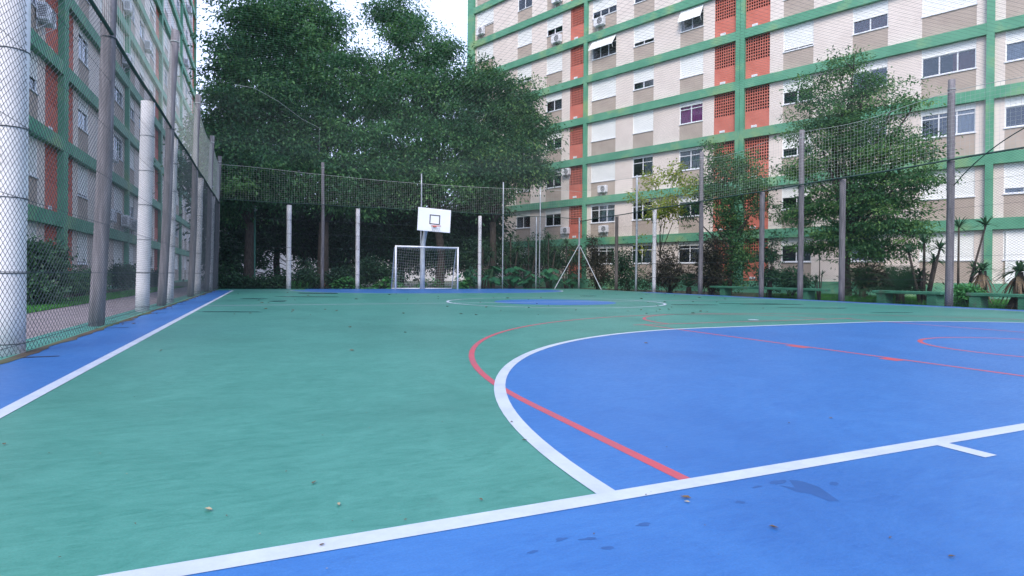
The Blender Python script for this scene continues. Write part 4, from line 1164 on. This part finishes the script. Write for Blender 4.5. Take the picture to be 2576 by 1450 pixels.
# ================================================================== BENCHES, LAMP, PLANTER, ADDED DISTANT BUILDING
def bench(label, ua, va, ub, vb, X):
    a, b = at_x(ua, va, X), at_x(ub, vb, X)
    ya, yb = a[1], b[1]; z = .335; Lb = abs(ya - yb); yc = (ya + yb) / 2
    root = empty('bench', (X, yc, GZ)); tag(root, label, 'bench', 'green concrete benches outside the right fence')
    h = z - GZ
    MB().bevel_box(-.22, .22, -Lb / 2, Lb / 2, h - .085, h, .012).build('seat', MT['concrete_green'], root)
    for s in (-1, 1):
        MB().bevel_box(-.18, .18, s * Lb * .37 - .13, s * Lb * .37 + .13, -.03, h - .086, .01).build('leg', MT['concrete_green'], root)
bench('long green concrete bench left of the dense tree', 1795, 722, 2078, 727, 18.75)
bench('short green concrete bench right of the dense tree trunk', 2205, 731, 2378, 733, 18.75)
bench('green concrete bench cut by the right picture edge', 2442, 742, 2610, 744, 18.75)

p = at_y(640, 700, 30.6)
lamp = empty('lamp_post', (p[0], p[1], GZ)); tag(lamp, 'slim dark green lamp post with a small globe behind the far fence', 'lamp post')
MB().path([(0, 0, 0), (0, 0, .5), (0, 0, 3.95)], [.07, .05, .045], 10).build('pole', MT['lamp_pole'], lamp, smooth=True)
m = MB()
for i in range(7):
    pass
rings = [(.03, 3.95), (.10, 4.0), (.13, 4.09), (.11, 4.18), (.03, 4.24)]
vs = []; fs = []
for r, z in rings: vs += [(r * math.cos(2 * PI * k / 12), r * math.sin(2 * PI * k / 12), z) for k in range(12)]
for i in range(4):
    for k in range(12): fs.append((i * 12 + k, i * 12 + (k + 1) % 12, (i + 1) * 12 + (k + 1) % 12, (i + 1) * 12 + k))
m.add(vs, fs); m.build('globe', MT['lamp_globe'], lamp, smooth=True)

pc = gbase(at_y(812, 700, 29.2))
pl = empty('tree_planter', tuple(pc)); tag(pl, 'low round red brick planter at the foot of the far tree', 'planter')
BR = MB().bevel_box(-.115, .115, -.055, .055, 0, .075, .006).mesh('brick', MT['brick'])
for c in range(4):
    for k in range(28):
        a = 2 * PI * (k + .5 * (c % 2)) / 28
        link('brick', BR, None, pl, (1.12 * math.cos(a), 1.12 * math.sin(a), .0 + c * .088), (0, 0, a + PI / 2))
MB().path([(0, 0, 0), (0, 0, .28)], 1.03, 24).build('earth', MT['soil'], pl)

db = empty('bright_patch_house', (8, 74, GZ)); tag(db, 'pale low house added far behind to give bright patches between the trunks', 'building')
MB().box(-16, 26, 0, 8, 0, 7).build('wall', MT['distant'], db)  # added house, its pale wall makes the bright gaps between the trunks
MB().box(-16.4, 26.4, -.4, 8.4, 7, 7.3).build('roof', MT['roof'], db)
wm = MB().box(-.7, .7, -.06, .0, 0, 1.3).mesh('window', MT['distant_glass'])
for k in range(12):
    for z in (4.4,): link('window', wm, None, db, (-14 + k * 3.3, -.01, z))

# ================================================================== FALLEN LEAVES AND GRIT ON THE COURT
LEAF = []
for k in range(4):
    rg = np.random.default_rng(200 + k); n = 7; m = MB()
    pts = [(-.5, 0), (-.2, .2), (.15, .22), (.5, 0), (.15, -.2), (-.2, -.22)]
    m.add([(x + rg.normal(0, .03), y + rg.normal(0, .03), .06 + .10 * abs(y) / .2 * rg.random() + .05 * rg.random()) for x, y in pts] + [(0, 0, .02)], [(6, i, (i + 1) % 6) for i in range(6)])
    LEAF.append(m)
LM = [[m.mesh('fallen_leaf', MT[mt]) for m in LEAF] for mt in ('litter', 'litter_pale')]
rg = np.random.default_rng(77)
near = [(1210, 1250, .010, 0), (525, 1276, .020, 1), (790, 1208, .014, 0), (852, 1262, .014, 1), (570, 1290, .006, 0), (10, 1113, .016, 0), (810, 1363, .010, 0), (1320, 1102, .014, 0), (1287, 1057, .012, 0), (2090, 1048, .012, 0),
        (880, 822, .035, 0), (885, 880, .03, 0), (1020, 835, .03, 0), (405, 880, .03, 0), (1725, 1246, .020, 0), (1948, 1320, .016, 0), (1728, 1256, .012, 1), (1625, 862, .03, 0), (2395, 1392, .012, 0), (1020, 1300, .006, 0), (340, 1310, .006, 0),
        (1985, 1060, .010, 0), (720, 1180, .006, 0), (1625, 1238, .006, 0), (2240, 1345, .008, 0)]
far = []
for k in range(75):
    far.append((rg.uniform(560, 1950), rg.uniform(734, 792), rg.uniform(.05, .10), 0))
for k in range(20):
    far.append((rg.uniform(330, 560), 0, .06, 0))
near = [(u, v, s * 1.7, t) for u, v, s, t in near] + [(rg.uniform(100, 2500), rg.uniform(830, 1440), rg.uniform(.004, .011), int(rg.random() < .3)) for _ in range(30)]
for u, v, s, t in near + far:
    if v == 0:
        q = np.array([rg.uniform(-.66, -.4), rg.uniform(5, 22)]); s = rg.uniform(.04, .08)
    else:
        q = at_z(u, v, .012)
        if v < 760 and rg.random() < .25: s *= 1.5
    if q[0] > X1 - .1 or q[1] > 26.1: continue
    o = link('fallen_leaf', LM[t][int(rg.integers(4))], None, None, (q[0], q[1], .004), (0, 0, rg.uniform(0, 6.28)))
    o.scale = (s, s * .9, s)
    tag(o, 'small dry leaf lying on the painted court', 'leaf', 'fallen leaves scattered on the court')
